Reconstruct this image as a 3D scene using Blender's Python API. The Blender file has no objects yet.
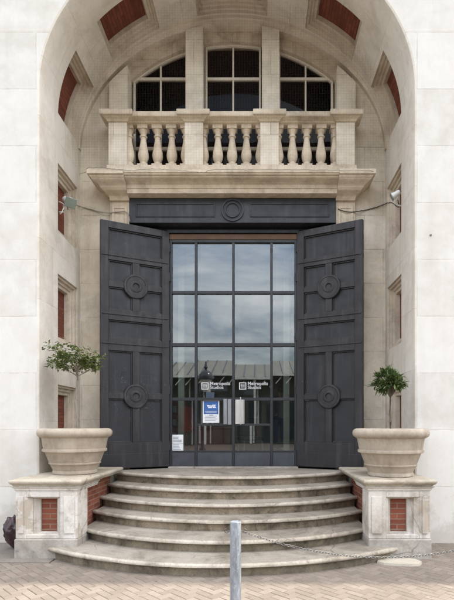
import bpy, bmesh, math, random
from mathutils import Vector, Matrix, Euler, noise as mnoise

SC = bpy.context.scene
COL = SC.collection
PI = math.pi
R = math.radians
rnd = random.Random(7)

# ------------------------------------------------------------------ camera numbers (metres; building axis x = 0, facade plane y = 0)
CX, CY, CZ = 0.42, -6.5, 1.6

# ------------------------------------------------------------------ helpers
def box_uv(me):
    uv = me.uv_layers.get('UVMap') or me.uv_layers.new(name='UVMap')
    for p in me.polygons:
        n = p.normal
        ax, ay, az = abs(n.x), abs(n.y), abs(n.z)
        for li in p.loop_indices:
            v = me.vertices[me.loops[li].vertex_index].co
            if az >= ax and az >= ay: uv.data[li].uv = (v.x, v.y)
            elif ay >= ax: uv.data[li].uv = (v.x, v.z)
            else: uv.data[li].uv = (v.y, v.z)

def finish(name, bm, mat, parent=None, smooth=None, bevel=0, uv=True, recalc=True):
    if recalc:
        bmesh.ops.recalc_face_normals(bm, faces=bm.faces)
    me = bpy.data.meshes.new(name)
    bm.to_mesh(me); bm.free()
    mats = mat if isinstance(mat, (list, tuple)) else [mat]
    for m in mats: me.materials.append(m)
    if uv: box_uv(me)
    o = bpy.data.objects.new(name, me)
    COL.objects.link(o)
    if parent: o.parent = parent
    if smooth is not None:
        for p in me.polygons: p.use_smooth = True
        try:
            me.set_sharp_from_angle(angle=R(smooth))
        except Exception: pass
    if bevel:
        md = o.modifiers.new('bevel', 'BEVEL'); md.width = bevel; md.segments = 2
        md.limit_method = 'ANGLE'; md.angle_limit = R(40)
    return o

def tag(o, label=None, cat=None, group=None, kind=None):
    if label: o['label'] = label
    if cat: o['category'] = cat
    if group: o['group'] = group
    if kind: o['kind'] = kind
    return o

def empty(name, loc=(0,0,0), rz=0, parent=None):
    o = bpy.data.objects.new(name, None); COL.objects.link(o)
    o.location = loc; o.rotation_euler = (0,0,rz); o.empty_display_size = .1
    if parent: o.parent = parent
    return o

def add_box(bm, x0, x1, y0, y1, z0, z1, mi=0, M=None):
    co = [(x0,y0,z0),(x1,y0,z0),(x1,y1,z0),(x0,y1,z0),(x0,y0,z1),(x1,y0,z1),(x1,y1,z1),(x0,y1,z1)]
    vs = [bm.verts.new(M @ Vector(c) if M else c) for c in co]
    for f in ((0,3,2,1),(4,5,6,7),(0,1,5,4),(1,2,6,5),(2,3,7,6),(3,0,4,7)):
        fc = bm.faces.new([vs[i] for i in f]); fc.material_index = mi
    return vs

def BX(*a):
    bm = bmesh.new(); add_box(bm, *a); return bm

def add_tube(bm, pts, rad, seg=8, mi=0, cap=True):
    pts = [Vector(p) for p in pts]
    n = len(pts)
    rads = rad if isinstance(rad, (list, tuple)) else [rad]*n
    rings = []
    up = Vector((0,0,1))
    for i, p in enumerate(pts):
        t = (pts[min(i+1,n-1)] - pts[max(i-1,0)]).normalized()
        a = t.cross(up)
        if a.length < 1e-3: a = t.cross(Vector((1,0,0)))
        a.normalize(); b = t.cross(a).normalized()
        rings.append([bm.verts.new(p + (a*math.cos(2*PI*k/seg) + b*math.sin(2*PI*k/seg))*rads[i]) for k in range(seg)])
    for i in range(n-1):
        for k in range(seg):
            f = bm.faces.new((rings[i][k], rings[i][(k+1)%seg], rings[i+1][(k+1)%seg], rings[i+1][k])); f.material_index = mi
    if cap:
        for r in (rings[0], rings[-1]):
            f = bm.faces.new(r); f.material_index = mi
    return rings

def add_lathe(bm, prof, seg=32, c=(0,0,0), mi=0, capb=True, capt=True, axis='z'):
    rings = []
    for r, z in prof:
        ring = []
        for k in range(seg):
            a = 2*PI*k/seg
            if axis == 'z': v = (c[0]+r*math.cos(a), c[1]+r*math.sin(a), c[2]+z)
            else: v = (c[0]+r*math.cos(a), c[1]+z, c[2]+r*math.sin(a))
            ring.append(bm.verts.new(v))
        rings.append(ring)
    for i in range(len(rings)-1):
        for k in range(seg):
            f = bm.faces.new((rings[i][k], rings[i][(k+1)%seg], rings[i+1][(k+1)%seg], rings[i+1][k])); f.material_index = mi
    if capb: bm.faces.new(rings[0]).material_index = mi
    if capt: bm.faces.new(rings[-1]).material_index = mi
    return rings

def add_loft(bm, rects):
    """stack of (x0,x1,y0,y1,z) rectangles joined into one solid"""
    rings = []
    for x0,x1,y0,y1,z in rects:
        rings.append([bm.verts.new(c) for c in ((x0,y0,z),(x1,y0,z),(x1,y1,z),(x0,y1,z))])
    for i in range(len(rings)-1):
        for k in range(4):
            bm.faces.new((rings[i][k], rings[i][(k+1)%4], rings[i+1][(k+1)%4], rings[i+1][k]))
    bm.faces.new(rings[0]); bm.faces.new(rings[-1])

def add_extrude_x(bm, prof, x0, x1):
    """closed polygon prof of (y,z) pulled from x0 to x1"""
    a = [bm.verts.new((x0,y,z)) for y,z in prof]; b = [bm.verts.new((x1,y,z)) for y,z in prof]
    n = len(prof)
    for k in range(n): bm.faces.new((a[k], a[(k+1)%n], b[(k+1)%n], b[k]))
    bm.faces.new(a); bm.faces.new(b)

# ------------------------------------------------------------------ materials
class NT:
    def __init__(s, name):
        s.m = bpy.data.materials.new(name); s.m.use_nodes = True
        s.t = s.m.node_tree; s.t.nodes.clear()
        s.out = s.t.nodes.new('ShaderNodeOutputMaterial')
        s.b = s.t.nodes.new('ShaderNodeBsdfPrincipled')
        s.t.links.new(s.b.outputs[0], s.out.inputs[0])
        s.geo = s.t.nodes.new('ShaderNodeNewGeometry')
        s.pos = s.geo.outputs['Position']
        s.uvn = s.t.nodes.new('ShaderNodeUVMap'); s.uvn.uv_map = 'UVMap'
        s.uv = s.uvn.outputs[0]
    def n(s, t, **k):
        nd = s.t.nodes.new(t)
        for a, v in k.items(): setattr(nd, a, v)
        return nd
    def l(s, a, b): s.t.links.new(a, b)
    def mapv(s, vec, scale=(1,1,1), loc=(0,0,0), rot=(0,0,0)):
        nd = s.n('ShaderNodeMapping'); s.l(vec, nd.inputs[0])
        nd.inputs['Scale'].default_value = scale; nd.inputs['Location'].default_value = loc
        nd.inputs['Rotation'].default_value = rot
        return nd.outputs[0]
    def noise(s, scale, detail=4, rough=.6, vec=None, dist=0):
        nd = s.n('ShaderNodeTexNoise'); nd.inputs['Scale'].default_value = scale
        nd.inputs['Detail'].default_value = detail; nd.inputs['Roughness'].default_value = rough
        nd.inputs['Distortion'].default_value = dist
        s.l(vec if vec is not None else s.pos, nd.inputs['Vector']); return nd.outputs['Fac']
    def ramp(s, fac, lo, hi, a=0., b=1.):
        nd = s.n('ShaderNodeMapRange'); nd.clamp = True
        nd.inputs[1].default_value = lo; nd.inputs[2].default_value = hi
        nd.inputs[3].default_value = a; nd.inputs[4].default_value = b
        s.l(fac, nd.inputs[0]); return nd.outputs[0]
    def mul(s, a, b, op='MULTIPLY'):
        nd = s.n('ShaderNodeMath', operation=op)
        for i, x in enumerate((a, b)):
            if isinstance(x, (int, float)): nd.inputs[i].default_value = x
            else: s.l(x, nd.inputs[i])
        return nd.outputs[0]
    def mix(s, fac, a, b, mode='MIX'):
        nd = s.n('ShaderNodeMix', data_type='RGBA', blend_type=mode)
        if isinstance(fac, (int, float)): nd.inputs[0].default_value = fac
        else: s.l(fac, nd.inputs[0])
        for i, x in ((6, a), (7, b)):
            if isinstance(x, (tuple, list)): nd.inputs[i].default_value = (*x[:3], 1)
            else: s.l(x, nd.inputs[i])
        return nd.outputs[2]
    def bump(s, h, strength=.3, dist=.01, prev=None):
        nd = s.n('ShaderNodeBump'); nd.inputs['Strength'].default_value = strength
        nd.inputs['Distance'].default_value = dist; s.l(h, nd.inputs['Height'])
        if prev is not None: s.l(prev, nd.inputs['Normal'])
        return nd.outputs[0]
    def set(s, col=None, rough=None, metal=None, normal=None, spec=None):
        for key, v in (('Base Color', col), ('Roughness', rough), ('Metallic', metal), ('Specular IOR Level', spec)):
            if v is None: continue
            if isinstance(v, (tuple, list)): s.b.inputs[key].default_value = (*v[:3], 1)
            elif isinstance(v, (int, float)): s.b.inputs[key].default_value = v
            else: s.l(v, s.b.inputs[key])
        if normal is not None: s.l(normal, s.b.inputs['Normal'])
        return s.m

def stone(name, base, warm, dark, joint=None, stain=.5, streak=.4, grain=.5, jdark=.55, blockvar=.12, rough=.85, speck=0.0, soot=None, splash=0.0, crack=0.0, peel=0.0):
    t = NT(name)
    big = t.ramp(t.noise(.9, 5, .6), .35, .65)
    col = t.mix(big, base, warm)
    med = t.ramp(t.noise(3.2, 7, .68, dist=.7), .46, .70)
    col = t.mix(t.mul(med, stain*.62), col, dark)
    lite = t.ramp(t.noise(5.5, 6, .7, dist=.5), .55, .72)
    col = t.mix(t.mul(lite, stain*.35), col, tuple(min(.82, c*1.22) for c in base))
    sv = t.mapv(t.pos, scale=(7, 7, .5))
    st = t.ramp(t.noise(1.0, 6, .65, vec=sv), .50, .74)
    col = t.mix(t.mul(st, streak*.65), col, dark)
    fine = t.noise(55, 6, .75)
    col = t.mix(t.ramp(fine, .35, .68, 0, .45*grain), col, dark)
    if speck:
        sp = t.ramp(t.noise(17, 5, .72, dist=.4), .60, .67)
        col = t.mix(t.mul(sp, speck), col, tuple(c*.45 for c in dark))
    if soot:
        so = t.mul(t.ramp(t.noise(1.6, 7, .72, dist=.8), .48, .64), t.ramp(t.noise(9, 5, .7), .3, .6, .3, 1))
        col = t.mix(t.mul(so, soot), col, tuple(c*.4 for c in dark))
    if splash:
        sepz = t.n('ShaderNodeSeparateXYZ'); t.l(t.pos, sepz.inputs[0])
        hgt = t.mul(sepz.outputs[2], t.mul(t.noise(2.6, 6, .7), .62, 'SUBTRACT'), 'SUBTRACT')
        hgt = t.mul(hgt, t.mul(t.noise(2.6, 6, .7), 1.1), 'SUBTRACT')
        sp = t.ramp(hgt, -.16, .10, 1, 0)
        col = t.mix(t.mul(sp, splash), col, dark)
    if peel:
        pl_ = t.ramp(t.noise(2.7, 8, .7, dist=.5), .575, .595)
        col = t.mix(t.mul(pl_, peel), col, tuple(c*1.25 for c in dark))
    if crack:
        vo = t.n('ShaderNodeTexVoronoi'); vo.feature = 'DISTANCE_TO_EDGE'; vo.inputs['Scale'].default_value = 1.35
        wv = t.n('ShaderNodeMix', data_type='VECTOR'); wv.inputs[0].default_value = .16
        n3 = t.n('ShaderNodeTexNoise'); n3.inputs['Scale'].default_value = 3; n3.inputs['Detail'].default_value = 6; t.l(t.pos, n3.inputs['Vector'])
        t.l(t.pos, wv.inputs[4]); t.l(n3.outputs['Color'], wv.inputs[5]); t.l(wv.outputs[1], vo.inputs['Vector'])
        ck = t.mul(t.ramp(vo.outputs['Distance'], .002, .009, 1, 0), t.ramp(t.noise(1.3, 3, .5), .48, .58))
        col = t.mix(t.mul(ck, crack), col, tuple(c*.35 for c in dark))
    h = t.mul(fine, .35)
    h = t.mul(h, t.mul(t.noise(9, 5, .6), .65), 'ADD')
    nrm = t.bump(h, .5*grain+.12, .007)
    if peel: nrm = t.bump(t.mul(1.0, pl_, 'SUBTRACT'), .5, .003, nrm)
    if joint:
        wob = t.n('ShaderNodeMix', data_type='VECTOR'); wob.inputs[0].default_value = .012
        nn = t.n('ShaderNodeTexNoise'); nn.inputs['Scale'].default_value = 6; nn.inputs['Detail'].default_value = 5; t.l(t.pos, nn.inputs['Vector'])
        t.l(t.uv, wob.inputs[4]); t.l(nn.outputs['Color'], wob.inputs[5])
        br = t.n('ShaderNodeTexBrick'); t.l(wob.outputs[1], br.inputs['Vector'])
        br.inputs['Scale'].default_value = 1
        br.inputs['Brick Width'].default_value = joint[0]; br.inputs['Row Height'].default_value = joint[1]
        br.inputs['Mortar Size'].default_value = joint[2]; br.inputs['Mortar Smooth'].default_value = .5
        br.inputs['Color1'].default_value = (1,1,1,1)
        v = 1-blockvar
        br.inputs['Color2'].default_value = (v, v*.985, v*.95, 1); br.inputs['Mortar'].default_value = (jdark, jdark*.95, jdark*.88, 1)
        br.offset = .5
        wear = t.ramp(t.noise(3, 5, .65), .38, .62, .2, 1)
        col2 = t.mix(wear, col, br.outputs['Color'], 'MULTIPLY')
        col = col2
        inv = t.mul(1.0, br.outputs['Fac'], 'SUBTRACT')
        nrm = t.bump(inv, .3, .004, nrm)
    return t.set(col, rough, 0, nrm, .3)

def brick(name, c1, c2, mortar, bw=.225, rh=.075, ms=.006, offx=0):
    t = NT(name)
    br = t.n('ShaderNodeTexBrick')
    wob = t.n('ShaderNodeMix', data_type='VECTOR'); wob.inputs[0].default_value = .006
    nn = t.n('ShaderNodeTexNoise'); nn.inputs['Scale'].default_value = 8; t.l(t.pos, nn.inputs['Vector'])
    t.l(t.uv, wob.inputs[4]); t.l(nn.outputs['Color'], wob.inputs[5])
    t.l(wob.outputs[1], br.inputs['Vector'])
    br.inputs['Scale'].default_value = 1
    br.inputs['Brick Width'].default_value = bw; br.inputs['Row Height'].default_value = rh
    br.inputs['Mortar Size'].default_value = ms; br.inputs['Mortar Smooth'].default_value = .2
    br.inputs['Color1'].default_value = (*c1, 1); br.inputs['Color2'].default_value = (*c2, 1)
    br.inputs['Mortar'].default_value = (*mortar, 1)
    col = t.mix(t.ramp(t.noise(7, 5, .7), .35, .75, 0, .5), br.outputs['Color'], tuple(c*.55 for c in c1))
    col = t.mix(t.ramp(t.noise(40, 4, .7), .55, .8, 0, .4), col, tuple(min(1, c*1.5+.03) for c in c1))
    n1 = t.bump(t.mul(1.0, br.outputs['Fac'], 'SUBTRACT'), .6, .006)
    n2 = t.bump(t.noise(70, 4, .7), .3, .003, n1)
    return t.set(col, .9, 0, n2, .2)

def paint(name, col, rough=.45, metal=0, scuff=None, scuffamt=.5, var=.25, bump=.1, streak=.3, spec=.5):
    t = NT(name)
    c = t.mix(t.ramp(t.noise(2.2, 5, .65), .35, .7), col, tuple(x*(1-var) for x in col))
    if scuff:
        sv = t.mapv(t.pos, scale=(9, 9, .7))
        s1 = t.ramp(t.noise(1.2, 5, .65, vec=sv), .5, .8)
        c = t.mix(t.mul(s1, streak), c, scuff)
        s2 = t.ramp(t.noise(24, 5, .75, dist=1.2), .64, .72)
        s3 = t.ramp(t.noise(1.7, 3, .5), .48, .62)
        c = t.mix(t.mul(t.mul(s2, s3), scuffamt), c, tuple(min(1, x*2.2) for x in scuff))
    r = t.ramp(t.noise(6, 4, .6), .3, .7, max(.05, rough-.1), min(1, rough+.12))
    n = t.bump(t.noise(35, 4, .6), bump, .002)
    return t.set(c, r, metal, n, spec)

def glass(name, refl, tint=(.9,.95,.93), wav=.04, f0=0.0):
    """pane: part mirror, part see-through, more mirror towards grazing"""
    t = NT(name); t.t.nodes.remove(t.b)
    g = t.n('ShaderNodeBsdfGlossy'); g.inputs['Roughness'].default_value = 0.0
    g.inputs['Color'].default_value = (.88,.95,1,1)
    tr = t.n('ShaderNodeBsdfTransparent'); tr.inputs[0].default_value = (*tint, 1)
    lw = t.n('ShaderNodeLayerWeight'); lw.inputs[0].default_value = .25
    f = t.ramp(lw.outputs['Fresnel'], f0, 1.0, refl, 1.0)
    mx = t.n('ShaderNodeMixShader'); t.l(f, mx.inputs[0]); t.l(tr.outputs[0], mx.inputs[1]); t.l(g.outputs[0], mx.inputs[2])
    nz = t.noise(1.6, 2, .5)
    bp = t.bump(nz, wav, .02); t.l(bp, g.inputs['Normal'])
    t.l(mx.outputs[0], t.out.inputs[0])
    return t.m

M = {}
M['facade'] = stone('painted_stone', (.685,.672,.638), (.65,.63,.585), (.46,.42,.36), joint=(1.7,.76,.008), stain=.32, streak=.24, grain=.30, jdark=.74, blockvar=.16, splash=.6, soot=.04)
M['reveal'] = stone('reveal_stone', (.74,.705,.645), (.69,.64,.555), (.42,.345,.255), joint=(.86,.82,.004), stain=.45, streak=.5, grain=.45, jdark=.60, blockvar=.15, soot=.20)
M['frame'] = stone('niche_stone', (.68,.61,.505), (.60,.52,.41), (.25,.19,.135), stain=.55, streak=.5, grain=.55, soot=.35)
M['rear'] = stone('rear_wall_stone', (.75,.69,.59), (.68,.60,.48), (.40,.32,.23), joint=(.62,.56,.007), stain=.5, streak=.55, grain=.5, jdark=.5, blockvar=.22, soot=.25, crack=0)
M['dress'] = stone('dressed_stone', (.70,.615,.49), (.62,.525,.395), (.27,.205,.135), stain=.65, streak=.65, grain=.6, soot=.4)
M['tymp'] = stone('sooty_stone', (.60,.52,.405), (.52,.435,.32), (.24,.185,.13), joint=(.5,.45,.005), stain=.75, streak=.7, grain=.6, soot=.5)
M['pot'] = stone('pot_stone', (.49,.43,.35), (.40,.335,.26), (.19,.15,.11), stain=.6, streak=.75, grain=.5, soot=.3, speck=.15)
M['cap'] = stone('cap_stone', (.55,.50,.415), (.455,.395,.31), (.20,.165,.12), stain=.85, streak=.25, grain=.7, soot=.5, speck=.2, crack=0.6, peel=0)
M['pier'] = stone('peeling_painted_stone', (.72,.70,.66), (.60,.56,.50), (.32,.27,.21), stain=.95, streak=.7, grain=.65, soot=.6, speck=.35, crack=0.6, peel=0.75)
M['plinth'] = stone('plinth_stone', (.47,.44,.40), (.39,.355,.31), (.20,.175,.145), stain=.9, streak=.3, grain=.8, soot=.45, speck=.4, crack=0.6, peel=0.4)
M['tread'] = stone('worn_step_stone', (.365,.335,.285), (.30,.265,.215), (.125,.104,.076), stain=.85, streak=.1, grain=.9, soot=.5, speck=.4, crack=.5)
M['nosing'] = stone('rubbed_step_nosing', (.54,.49,.415), (.43,.38,.305), (.14,.11,.08), stain=.95, streak=.1, grain=.8, soot=.5, speck=.5, crack=.4)
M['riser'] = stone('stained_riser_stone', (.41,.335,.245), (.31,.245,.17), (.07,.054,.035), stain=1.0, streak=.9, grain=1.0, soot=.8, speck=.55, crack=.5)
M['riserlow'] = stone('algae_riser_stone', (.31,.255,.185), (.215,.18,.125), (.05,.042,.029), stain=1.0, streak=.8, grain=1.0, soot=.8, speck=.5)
M['brick'] = brick('red_brick', (.29,.10,.06), (.175,.055,.038), (.27,.20,.15), rh=.064, ms=.007)
M['brickold'] = brick('old_red_brick', (.25,.078,.047), (.15,.046,.03), (.10,.058,.043), bw=.23, rh=.05, ms=.006)
M['door'] = paint('dark_door_paint', (.0235,.0215,.024), .48, 0, (.085,.08,.085), .75, .4, .2, .5, .4)
M['doorfield'] = paint('blue_black_field_paint', (.0195,.0205,.025), .48, 0, (.075,.076,.082), .6, .35, .15, .45, .4)
M['scuffpaint'] = paint('pale_scuffs', (.17,.16,.16), .7, 0, (.3,.29,.28), .6, .4, .2, .4)
M['beam'] = paint('dark_beam_paint', (.019,.021,.026), .5, 0, (.08,.085,.095), .3, .25, .1, .35, .5)
M['groove'] = paint('door_groove_paint', (.018,.018,.022), .6)
M['soffit'] = paint('soffit_paint', (.02,.02,.022), .7)
M['mullion'] = paint('glazing_bar_metal', (.026,.028,.032), .4, .2, (.07,.075,.08), .2, .2, .05, .2)
M['kick'] = paint('kick_panel_metal', (.085,.094,.11), .34, .5, (.15,.16,.18), .25, .25, .03, .3)
M['timber'] = paint('timber_beam_wood', (.13,.06,.025), .55, 0, (.07,.032,.014), .2, .35, .1, .6)
M['winframe'] = paint('cream_window_paint', (.62,.56,.46), .55, 0, (.40,.33,.24), .3, .2, .1, .3)
M['steel'] = paint('brushed_steel', (.62,.60,.58), .38, .85, (.45,.44,.43), .1, .15, .05, .2)
M['darksteel'] = paint('dull_steel', (.30,.31,.33), .4, .8, (.2,.2,.21), .1, .15, .05, .2)
M['white'] = paint('white_enamel', (.78,.78,.76), .4, 0, (.5,.48,.45), .2, .1, .05, .2)
M['lens'] = paint('lamp_glass', (.22,.26,.22), .2, 0)
M['cable'] = paint('cable_sheath', (.32,.29,.25), .7)
M['darkcable'] = paint('dark_wire', (.06,.05,.045), .7)
M['wcable'] = paint('white_cable_sheath', (.62,.60,.56), .6)
def galvmat():
    t = NT('galvanised_steel')
    a = t.noise(5, 6, .7, vec=t.mapv(t.pos, scale=(9, 9, 1.6)), dist=.5)
    col = t.mix(t.ramp(a, .36, .66), (.18,.20,.225), (.33,.355,.39))
    b = t.noise(30, 5, .75)
    col = t.mix(t.mul(t.ramp(b, .56, .66), .6), col, (.46,.48,.50))
    col = t.mix(t.mul(t.ramp(t.noise(14, 5, .7), .60, .68), .6), col, (.09,.10,.12))
    return t.set(col, t.ramp(a, .3, .7, .38, .62), .3, t.bump(b, .3, .002))
M['galv'] = galvmat()
M['chain'] = paint('chain_steel', (.17,.165,.16), .5, .6, (.30,.28,.26), .5, .3, .1, .4)
M['soil'] = stone('potting_soil', (.06,.045,.03), (.05,.035,.025), (.02,.015,.01), stain=.8, grain=1)
M['bark'] = stone('bark', (.19,.15,.11), (.15,.12,.085), (.07,.055,.04), stain=.6, streak=.6, grain=.8)
M['barkpale'] = stone('pale_bark', (.33,.285,.225), (.27,.225,.17), (.13,.105,.08), stain=.6, streak=.6, grain=.8)
M['glass'] = glass('entrance_glass', .165, (.82,.87,.84), .003)
M['winglass'] = glass('lunette_glass', .008, (.75,.70,.68), .01, .3)
M['bag'] = paint('black_plastic', (.034,.014,.018), .25, 0, (.12,.03,.035), .6, .5, .3, .5)
M['slab'] = stone('cement_slab', (.50,.46,.39), (.44,.40,.32), (.28,.25,.19), stain=.6, streak=0, grain=.8)
M['apron'] = stone('asphalt_apron', (.25,.225,.195), (.20,.18,.155), (.09,.08,.07), stain=.6, streak=0, grain=1, speck=.3)
M['ground'] = stone('sand_bed', (.10,.085,.07), (.08,.068,.056), (.05,.04,.032), stain=.5, streak=0, grain=1)
M['road'] = stone('street_asphalt', (.10,.10,.10), (.085,.085,.085), (.05,.05,.05), stain=.5, streak=0, grain=1)
M['lobbywall'] = paint('lobby_wall_paint', (.30,.33,.30), .8)
M['lobbyfloor'] = paint('lobby_floor_wood', (.60,.40,.22), .35, 0, (.25,.14,.06), .2, .3, .05, .5)
M['pale'] = paint('lobby_column_paint', (.40,.42,.36), .7)
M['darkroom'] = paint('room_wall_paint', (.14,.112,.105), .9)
M['redwood'] = paint('dark_red_wood', (.20,.045,.03), .4, 0, (.08,.02,.015), .2, .4, .05, .5)
M['black'] = paint('black_upholstery', (.018,.018,.02), .6)
M['blue'] = paint('poster_blue', (.035,.12,.36), .45, 0, None)
M['paper'] = paint('white_paper', (.82,.83,.84), .6)
M['print'] = paint('grey_print', (.30,.33,.36), .6)
M['sticker'] = paint('sticker_blue', (.035,.055,.09), .5)
M['vinyl'] = paint('white_vinyl', (.60,.61,.61), .7)

def leafmat(name, a, b, c):
    t = NT(name)
    at = t.n('ShaderNodeAttribute'); at.attribute_name = 'tint'
    col = t.mix(t.ramp(at.outputs['Fac'], 0, .6), a, b)
    col = t.mix(t.ramp(at.outputs['Fac'], .75, 1.0), col, c)
    t.b.inputs['Subsurface Weight'].default_value = 0
    t.set(col, .38, 0, None, .5)
    tl = t.n('ShaderNodeBsdfTranslucent'); t.l(col, tl.inputs[0])
    mx = t.n('ShaderNodeMixShader'); mx.inputs[0].default_value = .22
    t.l(t.b.outputs[0], mx.inputs[1]); t.l(tl.outputs[0], mx.inputs[2]); t.l(mx.outputs[0], t.out.inputs[0])
    return t.m
M['leafloose'] = leafmat('loose_tree_leaf', (.055,.09,.02), (.12,.16,.04), (.26,.25,.09))
M['leafbay'] = leafmat('bay_leaf', (.032,.06,.018), (.085,.13,.035), (.17,.21,.07))

def pavemat():
    t = NT('paving_brick')
    at = t.n('ShaderNodeAttribute'); at.attribute_name = 'tint'
    col = t.mix(t.ramp(at.outputs['Fac'], 0, 1), (.192,.160,.131), (.252,.214,.176))
    col = t.mix(t.mul(t.ramp(t.noise(1.3, 5, .65), .45, .75), .45), col, (.13,.107,.085))
    col = t.mix(t.mul(t.ramp(t.noise(14, 5, .7), .55, .75), .4), col, (.12,.10,.08))
    col = t.mix(t.ramp(t.noise(90, 3, .7), .35, .75, 0, .3), col, (.10,.083,.066))
    gum = t.ramp(t.noise(11, 2, .4), .70, .715)
    col = t.mix(t.mul(gum, .55), col, (.07,.062,.055))
    oil = t.ramp(t.noise(.7, 6, .7, dist=.6), .55, .72)
    col = t.mix(t.mul(oil, .35), col, (.10,.085,.07))
    return t.set(col, .85, 0, t.bump(t.noise(80, 4, .7), .4, .003), .25)
M['pave'] = pavemat()

# ------------------------------------------------------------------ ground
bm = bmesh.new()
s = 400
vs = [bm.verts.new(c) for c in ((-s,-s,-.012),(s,-s,-.012),(s,s,-.012),(-s,s,-.012))]
bm.faces.new(vs)
tag(finish('ground', bm, M['ground']), kind='structure')
bm = bmesh.new()
vs = [bm.verts.new(c) for c in ((-120,-19,-.006),(120,-19,-.006),(120,-9.5,-.006),(-120,-9.5,-.006))]
bm.faces.new(vs)
tag(finish('road', bm, M['road']), kind='structure')

# herringbone block paving: blocks of 200 x 100 mm laid at 45 degrees
bm = bmesh.new()
tl = bm.faces.layers.float.new('tint')
W = .084; J = .003
ca, sa = math.cos(R(45)), math.sin(R(45))
N = 145
prnd = random.Random(3)
for i in range(-N, N):
    for j in range(-N, N):
        c = (i - j) % 4
        if c == 0: x0, x1, y0, y1 = i*W, (i+2)*W, j*W, (j+1)*W
        elif c == 3: x0, x1, y0, y1 = i*W, (i+1)*W, j*W, (j+2)*W
        else: continue
        mx, my = (x0+x1)/2, (y0+y1)/2
        wx, wy = mx*ca-my*sa, mx*sa+my*ca-4.0
        if not (-7.5 < wx < 7.5 and -9.4 < wy < .05): continue
        near = wy > -4.2 and abs(wx) < 4.5
        z = prnd.uniform(-.001, .001) + .006*mnoise.noise((wx*.8, wy*.8, 3)); tx, ty = prnd.uniform(-.008,.008), prnd.uniform(-.008,.008)
        tint = prnd.random()
        def P(x, y, dz):
            return bm.verts.new((x*ca-y*sa, x*sa+y*ca-4.0, z+dz+(x-mx)*tx+(y-my)*ty))
        a0, a1, b0, b1 = x0+J/2, x1-J/2, y0+J/2, y1-J/2
        e = .0035
        top = [P(a0+e,b0+e,0), P(a1-e,b0+e,0), P(a1-e,b1-e,0), P(a0+e,b1-e,0)]
        f = bm.faces.new(top); f[tl] = tint
        md = [P(a0,b0,-.005), P(a1,b0,-.005), P(a1,b1,-.005), P(a0,b1,-.005)]
        for k in range(4):
            f = bm.faces.new((top[k], md[k], md[(k+1)%4], top[(k+1)%4])); f[tl] = tint*.8
        if near:
            lo = [bm.verts.new((v.co.x, v.co.y, -.019)) for v in md]
            for k in range(4):
                f = bm.faces.new((md[k], lo[k], lo[(k+1)%4], md[(k+1)%4])); f[tl] = 0
tag(finish('paving', bm, M['pave'], uv=False), kind='structure')

bm = bmesh.new()                                   # tarmac apron along the left foot of the building
xs = [-9 + k*.25 for k in range(29)]
top = []
for x in xs:
    top.append((x, -.93 + .035*mnoise.noise((x*1.3, 2, 0)) ))
for a, b in zip(top[:-1], top[1:]):
    z = .008
    q = [bm.verts.new(c) for c in ((a[0],a[1],z),(b[0],b[1],z),(b[0],.02,z),(a[0],.02,z))]
    bm.faces.new(q)
    q = [bm.verts.new(c) for c in ((a[0],a[1],-.018),(b[0],b[1],-.018),(b[0],b[1],z),(a[0],a[1],z))]
    bm.faces.new(q)
tag(finish('pavement', bm, M['apron']), kind='structure')

# ------------------------------------------------------------------ THE BUILDING
B = empty('stone_building', (0,0,0))
tag(B, 'pale stone building with a deep coffered entrance arch, balcony and open dark double doors', 'building')

A_, ZS, B_ = 2.54, 6.16, 2.20            # half width, springing height and rise of the arch
YB = 1.5                                 # rear wall of the porch
def ell_len():
    L = 0; n = 400; p = None
    for k in range(n+1):
        t = PI*k/n; q = (-A_*math.cos(t), B_*math.sin(t))
        if p: L += math.hypot(q[0]-p[0], q[1]-p[1])
        p = q
    return L
LC = ell_len()
def path(u):
    """point and outward normal (away from the opening) on the arch outline, left foot -> crown -> right foot"""
    if u <= ZS: return (-A_, u), (-1, 0)
    if u >= ZS+LC: return (A_, 2*ZS+LC-u), (1, 0)
    t = PI*(u-ZS)/LC
    x, z = -A_*math.cos(t), ZS+B_*math.sin(t)
    nx, nz = -math.cos(t)/A_, math.sin(t)/B_
    l = math.hypot(nx, nz)
    return (x, z), (nx/l, nz/l)
def S(u, v, w=0):
    (x, z), (nx, nz) = path(u)
    return Vector((x+nx*w, v, z+nz*w))
def ut(alpha): return ZS + LC*(90+alpha)/180.    # alpha: degrees right of the crown

V0, V1 = .60, 1.37
holes = []
for z0, z1 in ((4.46,5.48),(2.82,3.84),(1.18,2.20)):
    holes.append(('wall_niche', z0, z1))
    holes.append(('wall_niche', 2*ZS+LC-z1, 2*ZS+LC-z0))
for a0_, a1_ in ((-88.5,-63.5),(-50.5,-28),(-13,13),(28,50.5),(63.5,88.5)):
    holes.append(('coffer', ut(a0_), ut(a1_)))
us = set([0, .3, ZS, ZS+LC, 2*ZS+LC])
for k in range(73): us.add(ZS+LC*k/72)
for _, a, b in holes:
    us.add(a); us.add(b)
us = sorted(us)
uu = [us[0]]
for u in us[1:]:
    if u-uu[-1] > .012: uu.append(u)
    elif any(abs(u-h) < 1e-6 for _, a, b in holes for h in (a, b)): uu[-1] = u
us = uu
vsb = [.03, V0, V1, YB+.02]
bm = bmesh.new(); uvl = bm.loops.layers.uv.new('UVMap')
def uvface(pts, uvs):
    f = bm.faces.new([bm.verts.new(p) for p in pts])
    for lp, c in zip(f.loops, uvs): lp[uvl].uv = c
    return f
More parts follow.
